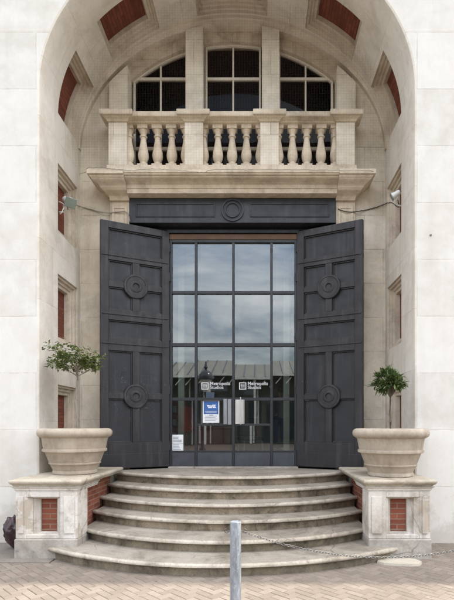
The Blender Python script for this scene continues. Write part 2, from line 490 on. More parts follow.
for u0, u1 in zip(us[:-1], us[1:]):
    um = (u0+u1)/2
    for v0, v1 in zip(vsb[:-1], vsb[1:]):
        if v0 == V0 and any(a-1e-6 < um < b+1e-6 for _, a, b in holes): continue
        uvface([S(u0,v0),S(u0,v1),S(u1,v1),S(u1,v0)], [(v0,u0),(v0,u1) if 0 else (v1,u0),(v1,u1),(v0,u1)])
    # eased outer arris
    c = [(.03,0),(.0088,.0088),(0,.03)]
    for (va,wa),(vb,wb) in zip(c[:-1], c[1:]):
        uvface([S(u0,va,wa),S(u1,va,wa),S(u1,vb,wb),S(u0,vb,wb)], [(va,u0),(va,u1),(vb,u1),(vb,u0)])
bmesh.ops.remove_doubles(bm, verts=bm.verts, dist=.0005)
o = finish('arch_reveal', bm, M['reveal'], B, smooth=30, uv=False)

# niches and coffers: stepped stone frame round a sunk brick panel
PROF_N = [(0,0),(.0,.03),(.035,.034),(.038,.07),(.078,.074),(.084,.10),(.13,.104),(.134,.18)]
PROF_C = [(0,0),(.0,.045),(.032,.05),(.036,.09),(.066,.094),(.072,.125),(.112,.13),(.118,.21)]
def sunk(name, u0, u1, curved):
    n = 10 if curved else 1
    PROF = PROF_C if curved else PROF_N
    bm = bmesh.new()
    def loop(i):
        ins, w = PROF[i]
        a, b, v0, v1 = u0+ins, u1-ins, V0+ins, V1-ins
        L = [S(a+(b-a)*k/n, v0, w) for k in range(n+1)] + [S(b-(b-a)*k/n, v1, w) for k in range(n+1)]
        return [bm.verts.new(p) for p in L]
    prev = loop(0)
    for i in range(1, len(PROF)):
        cur = loop(i); m = len(cur)
        for k in range(m): bm.faces.new((prev[k], prev[(k+1)%m], cur[(k+1)%m], cur[k]))
        prev = cur
    fr = finish(name, bm, M['frame'], B, smooth=25)
    ins, w = PROF[-1][0]-.01, PROF[-1][1]-.012
    a, b, v0, v1 = u0+ins, u1-ins, V0+ins, V1-ins
    bm = bmesh.new(); uvl = bm.loops.layers.uv.new('UVMap')
    for k in range(n):
        p, q = a+(b-a)*k/n, a+(b-a)*(k+1)/n
        f = bm.faces.new([bm.verts.new(c) for c in (S(p,v0,w),S(p,v1,w),S(q,v1,w),S(q,v0,w))])
        for lp, c in zip(f.loops, ((v0,p),(v1,p),(v1,q),(v0,q))): lp[uvl].uv = c
    bmesh.ops.remove_doubles(bm, verts=bm.verts, dist=.0005)
    finish('brick_panel', bm, M['brickold'], fr, smooth=30, uv=False)
for nm, a, b in holes: sunk(nm, a, b, nm == 'coffer')

# facade
H, WX, DEP = 13.0, 12.0, 11.0
bm = bmesh.new()
def quad(*p): bm.faces.new([bm.verts.new(c) for c in p])
e = .03
quad((-WX,0,-.02),(-A_-e,0,-.02),(-A_-e,0,H),(-WX,0,H))
quad((A_+e,0,-.02),(WX,0,-.02),(WX,0,H),(A_+e,0,H))
el = [u for u in us if ZS <= u <= ZS+LC]
for u0, u1 in zip(el[:-1], el[1:]):
    p, q = S(u0,0,e), S(u1,0,e)
    quad(p, q, (q.x,0,H), (p.x,0,H))
bmesh.ops.remove_doubles(bm, verts=bm.verts, dist=.0005)
finish('facade_wall', bm, M['facade'], B)
bm = bmesh.new()
quad((-WX,0,-.02),(-WX,DEP,-.02),(-WX,DEP,H),(-WX,0,H)); quad((WX,0,-.02),(WX,DEP,-.02),(WX,DEP,H),(WX,0,H))
quad((-WX,DEP,-.02),(WX,DEP,-.02),(WX,DEP,H),(-WX,DEP,H))
finish('side_wall', bm, M['facade'], B)
bm = bmesh.new(); add_box(bm, -WX-.12, WX+.12, -.12, DEP+.12, H+.002, H+.3)
finish('roof', bm, M['dress'], B)

bm = bmesh.new(); add_box(bm, 2.745, 2.77, -.012, .0, 4.162, 4.178); finish('wall_fixing', bm, M['chain'], B)
# rear wall of the porch: plain ashlar either side of the doorway, outline follows the vault
bm = bmesh.new()
def zv(x): return ZS + B_*math.sqrt(max(0, 1-(x/A_)**2)) + .01
YW = 1.5
for sgn in (-1, 1):
    bm = bmesh.new()
    x0, x1 = 1.985, A_+.01
    n = 10
    for k in range(n):
        a, b = x0+(x1-x0)*k/n, x0+(x1-x0)*(k+1)/n
        quad((sgn*a,YW,.8),(sgn*b,YW,.8),(sgn*b,YW,zv(min(b,A_))),(sgn*a,YW,zv(a)))
    bmesh.ops.remove_doubles(bm, verts=bm.verts, dist=.0005)
    finish('rear_wall', bm, M['rear'], B)

# tympanum over the lunettes: between the window arch and the vault
YT = 1.56
WR, WZC = 2.585, 5.455                  # radius and centre height of the window arch
def zw(x): return WZC + math.sqrt(max(0, WR*WR-x*x))
bm = bmesh.new()
n = 48
xs = [-1.99 + 3.98*k/n for k in range(n+1)]
for a, b in zip(xs[:-1], xs[1:]):
    quad((a,YT,zw(a)),(b,YT,zw(b)),(b,YT,zv(b)),(a,YT,zv(a)))
    quad((a,YT,zw(a)),(b,YT,zw(b)),(b,YT+.16,zw(b)),(a,YT+.16,zw(a)))
bmesh.ops.remove_doubles(bm, verts=bm.verts, dist=.0005)
finish('tympanum_wall', bm, M['tymp'], B)
# moulded rib where the vault meets the rear wall
bm = bmesh.new()
rib = [(0.0,-.10),(-.35,-.10),(-.4,-.085),(-.55,-.08),(-1.0,-.075),(-1.0,.08)]
us2 = [ZS+LC*k/96 for k in range(97)]
def ribw(u, w): return w*(.012+.145*math.sin(PI*(u-ZS)/LC)**1.2)
for u0, u1 in zip(us2[:-1], us2[1:]):
    for (w0,v0),(w1,v1) in zip(rib[:-1], rib[1:]):
        quad(S(u0,YW+v0,ribw(u0,w0)),S(u1,YW+v0,ribw(u1,w0)),S(u1,YW+v1,ribw(u1,w1)),S(u0,YW+v1,ribw(u0,w1)))
bmesh.ops.remove_doubles(bm, verts=bm.verts, dist=.0005)
finish('vault_rib', bm, M['frame'], B, smooth=30)

# pilasters between the lunettes
YP = 1.385
PX = [(-2.027,-1.724),(-.773,-.485),(.485,.773),(1.724,2.027)]
DX = [(-1.968,-1.672),(-.752,-.455),(.455,.752),(1.672,1.968)]
for a, b in PX:
    bm = bmesh.new()
    zt_ = lambda x: zv(x) - .17 - .10*(abs(x) > 1)
    poly = [(a,5.7),(b,5.7)] + [(b+(a-b)*k/6, zt_(b+(a-b)*k/6)) for k in range(7)]
    f_ = [bm.verts.new((x,YP,z)) for x,z in poly]; r_ = [bm.verts.new((x,YT+.2,z)) for x,z in poly]
    bm.faces.new(f_); bm.faces.new(r_)
    for k in range(len(poly)): bm.faces.new((f_[k], f_[(k+1)%len(poly)], r_[(k+1)%len(poly)], r_[k]))
    finish('pilaster', bm, M['rear'], B, bevel=.006)

# balcony slab and cornice
YC = 1.05
bm = bmesh.new()
def cyma(z_hi, z_lo, p_hi, p_lo, n=8):
    return [(p_hi+(p_lo-p_hi)*(.5-.5*math.cos(PI*k/n)), z_hi+(z_lo-z_hi)*k/n) for k in range(n+1)]
# mouldings run across the middle
prof = [(1.62,5.70),(YC+.02,5.625),(YC,5.615),(YC,5.575),(YC+.018,5.571),(YC+.018,5.552),(YC+.05,5.548),(YC+.055,5.53)]
prof += [(YC+p, z) for p, z in cyma(5.53, 5.485, .06, .17)]
prof += [(YC+.19,5.48),(YC+.20,5.425),(YC+.215,5.42),(YC+.22,5.352),(1.62,5.352)]
add_extrude_x(bm, prof, -1.70, 1.70)
finish('cornice', bm, M['dress'], B, smooth=25)
for sgn in (-1, 1):
    bm = bmesh.new()
    def rect(out, yf, z, inn=0):
        xo, xi = 2.02+out, 1.702-inn
        return (min(sgn*xi, sgn*xo), max(sgn*xi, sgn*xo), yf, 1.515, z)
    L = [rect(.245, YC-.005, 5.63), rect(.255, YC-.012, 5.615), rect(.255, YC-.012, 5.555), rect(.225, YC+.02, 5.545), rect(.215, YC+.03, 5.52)]
    for p, z in cyma(5.52, 5.42, 0, .11): L.append(rect(.205-p, YC+.04+p*1.1, z))
    L.append(rect(.08, YC+.175, 5.41)); 
    for p, z in cyma(5.405, 5.345, 0, .07): L.append(rect(.075-p, YC+.18+p*2.0, z))
    L.append(rect(.0, YC+.35, 5.30))
    add_loft(bm, L)
    finish('cornice_end', bm, M['dress'], B, smooth=30)
    bm = bmesh.new()
    a, b = sorted((sgn*1.712, sgn*2.03))
    add_box(bm, a, b, 1.452, 1.52, .8, 5.299)
    add_box(bm, a+.035, b-.035, 1.444, 1.452, 4.55, 5.24); 
    finish('door_jamb', bm, M['dress'], B, bevel=.006)
    bm = bmesh.new()                                   # raised rim of the jamb panel
    for q in ((a+.035,a+.075,4.5,5.22),(b-.075,b-.035,4.5,5.22),(a+.075,b-.075,5.18,5.22)):
        add_box(bm, q[0], q[1], 1.43, 1.4435, q[2], q[3])
    finish('jamb_moulding', bm, M['dress'], B, bevel=.004)

# balustrade
BA = empty('balustrade', (0,0,0), parent=B)
YR = 1.31                                              # centre line of the balusters
bm = bmesh.new(); add_box(bm, -2.0, 2.0, YR-.155, 1.56, 5.632, 5.752)
finish('base_rail', bm, M['dress'], BA, bevel=.01)
for a, b in DX:
    bm = bmesh.new(); add_box(bm, a, b, YR-.15, YR+.06, 5.7525, 6.432)
    finish('die', bm, M['rear'], BA, bevel=.006)
    bm = bmesh.new()
    L = []
    for out, z in ((.0,6.434),(.016,6.438),(.022,6.452),(.034,6.464),(.066,6.482),(.094,6.497),(.106,6.500),(.112,6.515),(.112,6.568),(.10,6.582)):
        L.append((a-out, b+out, YR-.15-out, YR+.06+out*.1, z))
    add_loft(bm, L)
    finish('die_cap', bm, M['dress'], BA, smooth=30)
for x0, x1 in ((-1.69,-.74),(-.465,.465),(.74,1.69)):
    bm = bmesh.new()
    prof = [(YR+.05,6.445),(YR-.10,6.445),(YR-.118,6.452),(YR-.125,6.462),(YR-.165,6.475),(YR-.205,6.486),(YR-.215,6.492),(YR-.222,6.512),(YR-.222,6.556),(YR-.205,6.572),(YR+.05,6.572)]
    add_extrude_x(bm, prof, x0, x1)
    finish('handrail', bm, M['dress'], BA, smooth=30)
def baluster_mesh():
    bm = bmesh.new()
    add_box(bm, -.078,.078,-.078,.078, 0,.055)
    add_box(bm, -.076,.076,-.076,.076, .595,.65)
    add_lathe(bm, [(.055,.055),(.066,.062),(.066,.078),(.05,.088),(.046,.10),(.06,.125),(.074,.165),(.079,.205),(.076,.245),(.066,.30),
                   (.054,.36),(.045,.42),(.040,.465),(.042,.478),(.055,.485),(.057,.50),(.044,.51),(.042,.53),(.05,.555),(.064,.578),(.066,.595)], 20)
    return bm
bmb = baluster_mesh(); bmb.transform(Matrix.Diagonal((1.08,1.08,1.064,1)))
b0 = finish('baluster', bmb, M['dress'], BA, smooth=35)
b0.location = (-1.212, YR, 5.7525)
bx = []
for c in (-1.212, 0, 1.212):
    for k in (-2,-1,0,1,2):
        bx.append(c + k*(.231 if c else .232))
first = True
for x in bx:
    if abs(x+1.212) < 1e-6: continue
    c = b0.copy(); COL.objects.link(c); c.parent = BA; c.location = (x, YR, 5.7525)
    c.rotation_euler = (0,0,rnd.uniform(-.02,.02))

# lunette windows behind the balustrade
YG = 1.66
def window(x0, x1):
    w = empty('window', (0,0,0), parent=B)
    bm = bmesh.new()
    fw = .032
    n = 16
    xm = (x0+x1)/2
    y0, y1 = YG-.035, YG+.03
    # head follows the arch, jambs upright
    for k in range(n):
        a, b = x0+(x1-x0)*k/n, x0+(x1-x0)*(k+1)/n
        pts = []
        for y in (y0, y1):
            pts.append([bm.verts.new(c) for c in ((a,y,zw(a)-fw),(b,y,zw(b)-fw),(b,y,zw(b)+.02),(a,y,zw(a)+.02))])
        f, r_ = pts
        bm.faces.new(f); bm.faces.new(r_)
        bm.faces.new((f[0],f[1],r_[1],r_[0]))
    add_box(bm, x0, x0+fw, y0+.003, y1-.003, 5.7, zw(x0 if abs(x0) > abs(xm) else x0)-.02)
    add_box(bm, x1-fw, x1, y0+.003, y1-.003, 5.7, zw(x1)-.02)
    finish('window_frame', bm, M['winframe'], w)
    bm = bmesh.new(); add_box(bm, x0+fw, x1-fw, y0+.006, y1-.006, 7.446, 7.486)
    finish('transom', bm, M['winframe'], w)
    bm = bmesh.new(); add_box(bm, xm-.014, xm+.014, y0+.010, y1-.010, 5.7, zw(xm)-.04)
    finish('glazing_bar', bm, M['winframe'], w)
    bm = bmesh.new(); add_box(bm, x0+fw, x1-fw, y0+.006, y1-.006, 6.26, 6.31)
    finish('lower_rail', bm, M['winframe'], w)
    bm = bmesh.new()
    for k in range(n):
        a, b = x0+(x1-x0)*k/n, x0+(x1-x0)*(k+1)/n
        bm.faces.new([bm.verts.new(c) for c in ((a,YG,5.7),(b,YG,5.7),(b,YG,zw(b)),(a,YG,zw(a)))])
    bmesh.ops.remove_doubles(bm, verts=bm.verts, dist=.0005)
    finish('pane', bm, M['winglass'], w)
window(-1.69, -.765); window(-.47, .47); window(.765, 1.69)

# upper room behind the lunettes
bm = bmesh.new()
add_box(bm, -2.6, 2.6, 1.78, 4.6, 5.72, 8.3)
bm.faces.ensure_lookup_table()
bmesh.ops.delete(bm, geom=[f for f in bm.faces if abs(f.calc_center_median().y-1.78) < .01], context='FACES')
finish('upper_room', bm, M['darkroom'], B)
bm = bmesh.new(); add_box(bm, -2.6, 2.6, 1.58, 1.779, 5.4, 5.715)
finish('upper_sill', bm, M['dress'], B)
# inner leaf either side and over the lunettes, so that no daylight leaks in round the room
bm = bmesh.new()
for k in range(n):
    pass
for sgn in (-1,1):
    a, b = sorted((sgn*1.695, sgn*2.7)); add_box(bm, a, b, 1.72, 1.775, 5.4, 8.5)
add_box(bm, -1.694, 1.694, 1.735, 1.775, zw(0)+.01, 8.5)
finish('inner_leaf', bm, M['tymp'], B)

# dark beam over the doorway with its sunk panels and centre roundel
bm = bmesh.new()
yb = 1.43
add_box(bm, -1.709, 1.709, yb, 1.66, 4.94, 5.35)
finish('lintel_beam', bm, M['beam'], B, bevel=.006)
BE = None
for sgn in (-1, 1):
    bm = bmesh.new()
    a, b = sorted((sgn*.29, sgn*1.60))
    z0, z1 = 5.035, 5.265
    for q in ((a,b,z1-.022,z1),(a,b,z0,z0+.022)): add_box(bm, q[0], q[1], yb-.014, yb-.001, q[2], q[3])
    for x in (a, b): 
        xa, xb = (x, x+.022) if x == a else (x-.022, x)
        add_box(bm, xa, xb, yb-.0135, yb-.0015, z0+.022, z1-.022)
    finish('beam_panel_moulding', bm, M['beam'], B, bevel=.004)
bm = bmesh.new()
def add_ring(bm, cx, cz, r0, r1, yf, yback, seg=40):
    add = []
    for k in range(seg):
        a = 2*PI*k/seg
        add.append([bm.verts.new((cx+r*math.cos(a), y, cz+r*math.sin(a))) for r, y in ((r0,yback),(r0,yf),(r1,yf),(r1,yback))])
    for k in range(seg):
        p, q = add[k], add[(k+1)%seg]
        for m in range(3): bm.faces.new((p[m], p[m+1], q[m+1], q[m]))
add_ring(bm, 0, 5.15, .158, .19, yb-.022, yb+.001)
add_ring(bm, 0, 5.15, .105, .128, yb-.02, yb+.001)
finish('beam_roundel', bm, M['beam'], B, smooth=30, bevel=.003)

# lining of the doorway behind the leaves
bm = bmesh.new()
for sgn in (-1, 1):
    a, b = sorted((sgn*1.12, sgn*1.72)); add_box(bm, a, b, 1.665, 1.72, .8, 4.94)
add_box(bm, -1.72, 1.72, 1.668, 1.73, 4.87, 5.36)
finish('doorway_lining', bm, M['soffit'], B)
bm = bmesh.new(); add_box(bm, -1.118, 1.118, 1.60, 1.664, 4.845, 4.90)
finish('head_rail', bm, M['beam'], B, bevel=.004)
bm = bmesh.new(); add_box(bm, -1.085, 1.085, 1.632, 1.72, 4.745, 4.835)
finish('timber_beam', bm, M['timber'], B, bevel=.006)

# ------------------------------------------------------------------ panelled door leaves, folded open
LW, LZ0, LZ1 = 1.118, .90, 4.868
def leaf(sgn):
    # local: x 0 at the hinge .. LW at the free edge, y- is the face seen from the street
    d = empty('door', (0,0,0), parent=B)
    def part(name, bm, mat, par=None, **k): 
        o = finish(name, bm, mat, par or d, **k); return o
    h = LZ1-LZ0
    T = LZ1
    bm = bmesh.new(); add_box(bm, 0, LW, 0, .03, LZ0, LZ1)
    slab = part('panel', bm, M['doorfield'])
    m = .125                                           # stile width
    zA0, zA1 = T-.485, T-.11
    zB0, zB1 = T-1.41, T-.62
    zC0, zC1 = T-1.865, T-1.58
    zD0, zD1 = T-3.55, T-2.07
    f = -.048
    # raised stiles and rails: butt-jointed boxes
    bm = bmesh.new()
    add_box(bm, 0, m, f, -.0005, LZ0, LZ1); add_box(bm, LW-m, LW, f, -.0005, LZ0, LZ1)
    for z0, z1 in ((zA1, LZ1), (zB1, zA0), (zC1, zB0), (zD1, zC0), (LZ0, zD0)):
        add_box(bm, m, LW-m, f, -.0005, z0, z1)
    part('frame', bm, M['door'], bevel=.004)
    # crossbars of the two tall panels
    xm = LW/2; cw = .055; rr = .20
    bm = bmesh.new()
    for z0, z1, zc in ((zB0, zB1, (zB0+zB1)/2+.01), (zD0, zD1, T-2.80)):
        add_box(bm, xm-cw, xm+cw, f+.003, -.0005, z0+.0005, z1-.0005)
        add_box(bm, m+.0005, xm-cw, f+.004, -.0005, zc-cw*.8, zc+cw*.8); add_box(bm, xm+cw, LW-m-.0005, f+.004, -.0005, zc-cw*.8, zc+cw*.8)
    part('crossbar', bm, M['door'], bevel=.004)
    # thin raised bead round every sunk field
    bm = bmesh.new()
    def bead(x0,x1,z0,z1):
        t = .02
        for q in ((x0,x1,z1-t,z1),(x0,x1,z0,z0+t)): add_box(bm, q[0]+.001, q[1]-.001, -.024, -.0004, q[2], q[3])
        for q in ((x0,x0+t),(x1-t,x1)): add_box(bm, q[0]+.001, q[1]-.001, -.0235, -.0006, z0+t, z1-t)
    bead(m, LW-m, zA0, zA1); bead(m, LW-m, zC0, zC1)
    for z0, z1, zc in ((zB0, zB1, (zB0+zB1)/2+.01), (zD0, zD1, T-2.80)):
        for xa, xb in ((m, xm-cw), (xm+cw, LW-m)):
            bead(xa, xb, z0, zc-cw*.8); bead(xa, xb, zc+cw*.8, z1)
    part('bead', bm, M['door'], bevel=.004)
    # grooves (thin lips) on the wide rails
    for z in (T-.545, T-1.485, T-1.957):
        bm = bmesh.new(); add_box(bm, .02, LW-.02, f-.012, f+.001, z-.011, z+.011)
        part('rail_lip', bm, M['door'], bevel=.004)
    for zc in ((zB0+zB1)/2+.01, T-2.80):
        bm = bmesh.new()
        prof = [(rr,-.0006),(rr,f-.004),(rr-.006,f-.013),(rr-.016,f-.016),(rr-.034,f-.016),(rr-.042,f-.009),(.100,f-.009),(.092,f-.015),(.066,f-.018),(.054,f-.016),(.048,f-.008),(.045,f+.026),(.001,f+.030)]
        rings = []
        add_lathe(bm, prof, 40, (xm, 0, zc), axis='y', capb=False, capt=True)
        part('roundel', bm, M['door'], smooth=12)
    # hinges along the hung edge, foot batten
    bm = bmesh.new(); add_box(bm, .01, LW-.01, f-.006, f+.001, LZ0+.005, LZ0+.235)
    part('kick_board', bm, M['door'], bevel=.004)
    for z in (1.25, 2.2, 3.1, 4.1, 4.6):
        bm = bmesh.new(); add_tube(bm, [(-.008,-.03,z-.07),(-.008,-.03,z+.07)], .016, 10)
        part('hinge', bm, M['beam'], smooth=30)
    ang = math.atan2(.50, 1.0)
    if sgn > 0:
        d.location = (1.097, 1.648, 0); d.rotation_euler = (0,0,-ang)
    else:
        # mirror about x: flip the mesh data
        for c in d.children_recursive:
            if c.type == 'MESH':
                c.data.transform(Matrix.Scale(-1, 4, (1,0,0))); c.data.flip_normals()
        d.location = (-1.097, 1.648, 0); d.rotation_euler = (0,0,ang)
    return d
def scuffed(src, name, c, rad):
    m = src.copy(); m.name = name
    t = m.node_tree; b = next(n for n in t.nodes if n.type == 'BSDF_PRINCIPLED')
    old = b.inputs['Base Color'].links[0].from_socket
    N = t.nodes.new
    geo = N('ShaderNodeNewGeometry'); d = N('ShaderNodeVectorMath'); d.operation = 'DISTANCE'
    t.links.new(geo.outputs['Position'], d.inputs[0]); d.inputs[1].default_value = c
    mr = N('ShaderNodeMapRange'); mr.inputs[1].default_value = rad*.45; mr.inputs[2].default_value = rad; mr.inputs[3].default_value = 1; mr.inputs[4].default_value = 0
    t.links.new(d.outputs['Value'], mr.inputs[0])
    nz = N('ShaderNodeTexNoise'); nz.inputs['Scale'].default_value = 13; nz.inputs['Detail'].default_value = 8; nz.inputs['Roughness'].default_value = .72; nz.inputs['Distortion'].default_value = 1.0
    t.links.new(geo.outputs['Position'], nz.inputs['Vector'])
    r2 = N('ShaderNodeMapRange'); r2.inputs[1].default_value = .57; r2.inputs[2].default_value = .66
    t.links.new(nz.outputs['Fac'], r2.inputs[0])
    mu = N('ShaderNodeMath'); mu.operation = 'MULTIPLY'; t.links.new(mr.outputs[0], mu.inputs[0]); t.links.new(r2.outputs[0], mu.inputs[1])
    m2 = N('ShaderNodeMath'); m2.operation = 'MULTIPLY'; m2.inputs[1].default_value = .75; t.links.new(mu.outputs[0], m2.inputs[0])
    mx = N('ShaderNodeMix'); mx.data_type = 'RGBA'; t.links.new(m2.outputs[0], mx.inputs[0]); t.links.new(old, mx.inputs[6]); mx.inputs[7].default_value = (.10,.095,.095,1)
    t.links.new(mx.outputs[2], b.inputs['Base Color'])
    return m
dl = leaf(-1); 
_c = (-1.60, 1.38, 2.15)
_a, _b = scuffed(M['door'], 'scuffed_door_paint', _c, .62), scuffed(M['doorfield'], 'scuffed_field_paint', _c, .62)
for c_ in dl.children_recursive:
    if c_.type == 'MESH':
        for k_, m_ in enumerate(c_.data.materials):
            if m_ == M['door']: c_.data.materials[k_] = _a
            elif m_ == M['doorfield']: c_.data.materials[k_] = _b
dl['label'] = 'left dark panelled door leaf, folded back and scuffed pale round its lower roundel'
dr = leaf(1); dr['label'] = 'right dark panelled door leaf, folded back'

# ------------------------------------------------------------------ glazed screen
YS = 1.69
GS = empty('glazed_screen', (0,0,0), parent=B)
bw = .022
X = [-1.085, -.633, .002, .650, 1.085]
ZT, Z1, Z2, Z3, ZM, ZK, ZB = 4.745, 3.853, 2.965, 2.04, 1.605, 1.150, .905
bm = bmesh.new()
add_box(bm, X[0]-.03, X[0]+.045, YS-.045, YS+.03, ZB, ZT); add_box(bm, X[4]-.045, X[4]+.03, YS-.045, YS+.03, ZB, ZT)
add_box(bm, X[0]+.045, X[4]-.045, YS-.044, YS+.029, ZT-.045, ZT-.001)
finish('outer_frame', bm, M['mullion'], GS, bevel=.003)
for x in X[1:4]:
    bm = bmesh.new(); add_box(bm, x-bw, x+bw, YS-.040, YS+.028, ZB, ZT-.045)
    finish('mullion', bm, M['mullion'], GS, bevel=.003)
for z in (Z1, Z2, Z3):
    for a, b in zip(X[:-1], X[1:]):
        x0 = a+(.045 if a == X[0] else bw); x1 = b-(.045 if b == X[4] else bw)
        h = .024 if z != Z2 else .03
        bm = bmesh.new(); add_box(bm, x0, x1, YS-.036, YS+.024, z-h, z+h)
        finish('glazing_bar', bm, M['mullion'], GS, bevel=.003)
def pane(par, x0, x1, z0, z1):
    bm = bmesh.new(); bm.faces.new([bm.verts.new(c) for c in ((x0,YS,z0),(x1,YS,z0),(x1,YS,z1),(x0,YS,z1))])
    o = finish('pane', bm, M['glass'], par)
    # panes in an old screen never sit quite in one plane
    ta, tb = prnd.uniform(-.0032,.0032), prnd.uniform(-.0032,.0032)
    for v in o.data.vertices:
        v.co.y += ta*(v.co.x-(x0+x1)/2) + tb*(v.co.z-(z0+z1)/2)
    return o
rows = [(Z1+.022,ZT-.043),(Z2+.028,Z1-.022),(Z3+.022,Z2-.028)]
for a, b in zip(X[:-1], X[1:]):
    for z0, z1 in rows: pane(GS, a+.018, b-.018, z0, z1)
for a, b in ((X[0],X[1]),(X[3],X[4])):
    pane(GS, a+.018, b-.018, ZK, Z3-.022)
    bm = bmesh.new(); add_box(bm, a+(.045 if a == X[0] else bw), b-(.045 if b == X[4] else bw), YS-.03, YS+.02, ZB, ZK-.012)
    finish('kick_panel', bm, M['kick'], GS, bevel=.004)
    bm = bmesh.new(); add_box(bm, a+(.045 if a == X[0] else bw), b-(.045 if b == X[4] else bw), YS-.036, YS+.022, ZK-.0115, ZK+.014)
    finish('glazing_bar', bm, M['mullion'], GS)
doors = []
for a, b in ((X[1],X[2]),(X[2],X[3])):
    g = empty('glass_door', (0,0,0), parent=B); doors.append(g)
    pane(g, a+.018, b-.018, ZM, Z3-.022); pane(g, a+.018, b-.018, ZK, ZM)
    bm = bmesh.new(); add_box(bm, a+bw+.001, b-bw-.001, YS-.036, YS+.022, ZM-.018, ZM+.018)
    finish('mid_rail', bm, M['mullion'], g, bevel=.003)
    bm = bmesh.new(); add_box(bm, a+bw+.001, b-bw-.001, YS-.036, YS+.022, ZK-.0115, ZK+.014)
    finish('glazing_bar', bm, M['mullion'], g)
    bm = bmesh.new(); add_box(bm, a+bw+.001, b-bw-.001, YS-.03, YS+.02, ZB, ZK-.012)
    finish('kick_panel', bm, M['kick'], g, bevel=.004)
doors[0]['label'] = 'left glass door with the blue poster and a narrow grey pull'
doors[1]['label'] = 'right glass door with a wide pale push plate'
# pulls and push plates
bm = bmesh.new(); add_box(bm, -.165, -.105, YS-.075, YS-.045, ZM+.005, Z3+.0); add_box(bm, -.095, -.03, YS-.062, YS-.042, ZM+.0, Z3-.005)
for z in (1.68, 1.96): add_box(bm, -.15, -.12, YS-.046, YS-.001, z-.015, z+.015)
finish('pull_handle', bm, M['darksteel'], doors[0], bevel=.004)
bm = bmesh.new(); add_box(bm, .035, .168, YS-.058, YS-.044, ZM+.01, Z3-.01)
finish('push_plate', bm, M['steel'], doors[1], bevel=.003)
bm = bmesh.new(); add_box(bm, .118, .134, YS-.085, YS-.0585, ZM+.0, Z3+.03); add_box(bm, .172, .19, YS-.07, YS-.044, ZM+.012, Z3-.012)
finish('pull_handle', bm, M['steel'], doors[1], bevel=.003)

# white lettering and square emblem on both doors
def text_mesh(body, size):
    cu = bpy.data.curves.new('lettering', 'FONT'); cu.body = body; cu.size = size; cu.extrude = .0006; cu.offset = size*.012
    cu.space_line = .82
    ob = bpy.data.objects.new('lettering', cu); COL.objects.link(ob)
    bpy.context.view_layer.update()
    me = bpy.data.meshes.new_from_object(ob.evaluated_get(bpy.context.evaluated_depsgraph_get()))
    bpy.data.objects.remove(ob); bpy.data.curves.remove(cu)
    return me
tm = text_mesh('Metropolis\nStudios', .080)
tm.materials.clear(); tm.materials.append(M['vinyl'])
wmax = max(v.co.x for v in tm.vertices)
for v in tm.vertices: v.co.x *= .345/wmax
for g, x0 in ((doors[0], -.545), (doors[1], .098)):
    o = bpy.data.objects.new('lettering', tm); COL.objects.link(o); o.parent = g
    o.location = (x0+.145, YS-.0045, 2.282); o.rotation_euler = (PI/2, 0, 0)
    bm = bmesh.new()
    a, b, z0, z1, t = x0, x0+.122, 2.205, 2.327, .015
    ya, yb2 = YS-.005, YS-.0035
    for q in ((a,b,z0,z0+t),(a,b,z1-t,z1),(a,a+t,z0+t,z1-t),(b-t,b,z0+t,z1-t)): add_box(bm, q[0], q[1], ya, yb2, q[2], q[3])
    for k in range(3): add_box(bm, a+.035, b-.035, ya, yb2, z0+.037+k*.019, z0+.046+k*.019)
    add_box(bm, a+.03, a+.036, ya, yb2, z0+.03, z1-.03); add_box(bm, b-.036, b-.03, ya, yb2, z0+.03, z1-.03)
    finish('emblem', bm, M['vinyl'], g)

# threshold
bm = bmesh.new(); add_box(bm, -1.1, 1.1, 1.60, 1.75, .84, .898)
finish('threshold', bm, M['plinth'], B, bevel=.008)

# lobby shell
bm = bmesh.new()
add_box(bm, -4.5, 4.5, 1.76, 8.6, .8, 4.95)
bm.faces.ensure_lookup_table()
bmesh.ops.delete(bm, geom=[f for f in bm.faces if abs(f.calc_center_median().y-1.76) < .01 or abs(f.calc_center_median().z-.8) < .01], context='FACES')
finish('lobby_wall', bm, M['lobbywall'], B)
finish('lobby_floor', BX(-4.5, 4.5, 1.751, 8.6, .80, .902), M['lobbyfloor'], B)
bm = bmesh.new()
for sgn in (-1,1):
    a, b = sorted((sgn*1.1, sgn*4.5)); add_box(bm, a, b, 1.74, 1.80, .8, 5.0)
finish('lobby_front_wall', bm, M['lobbywall'], B)
for px, w_, y in ((-1.03, .11, 2.6), (.98, .12, 3.0)):
    bm = bmesh.new(); add_box(bm, px-w_/2, px+w_/2, y-.06, y+.06, .903, 4.9)
    finish('lobby_post', bm, M['pale'], B, bevel=.005)

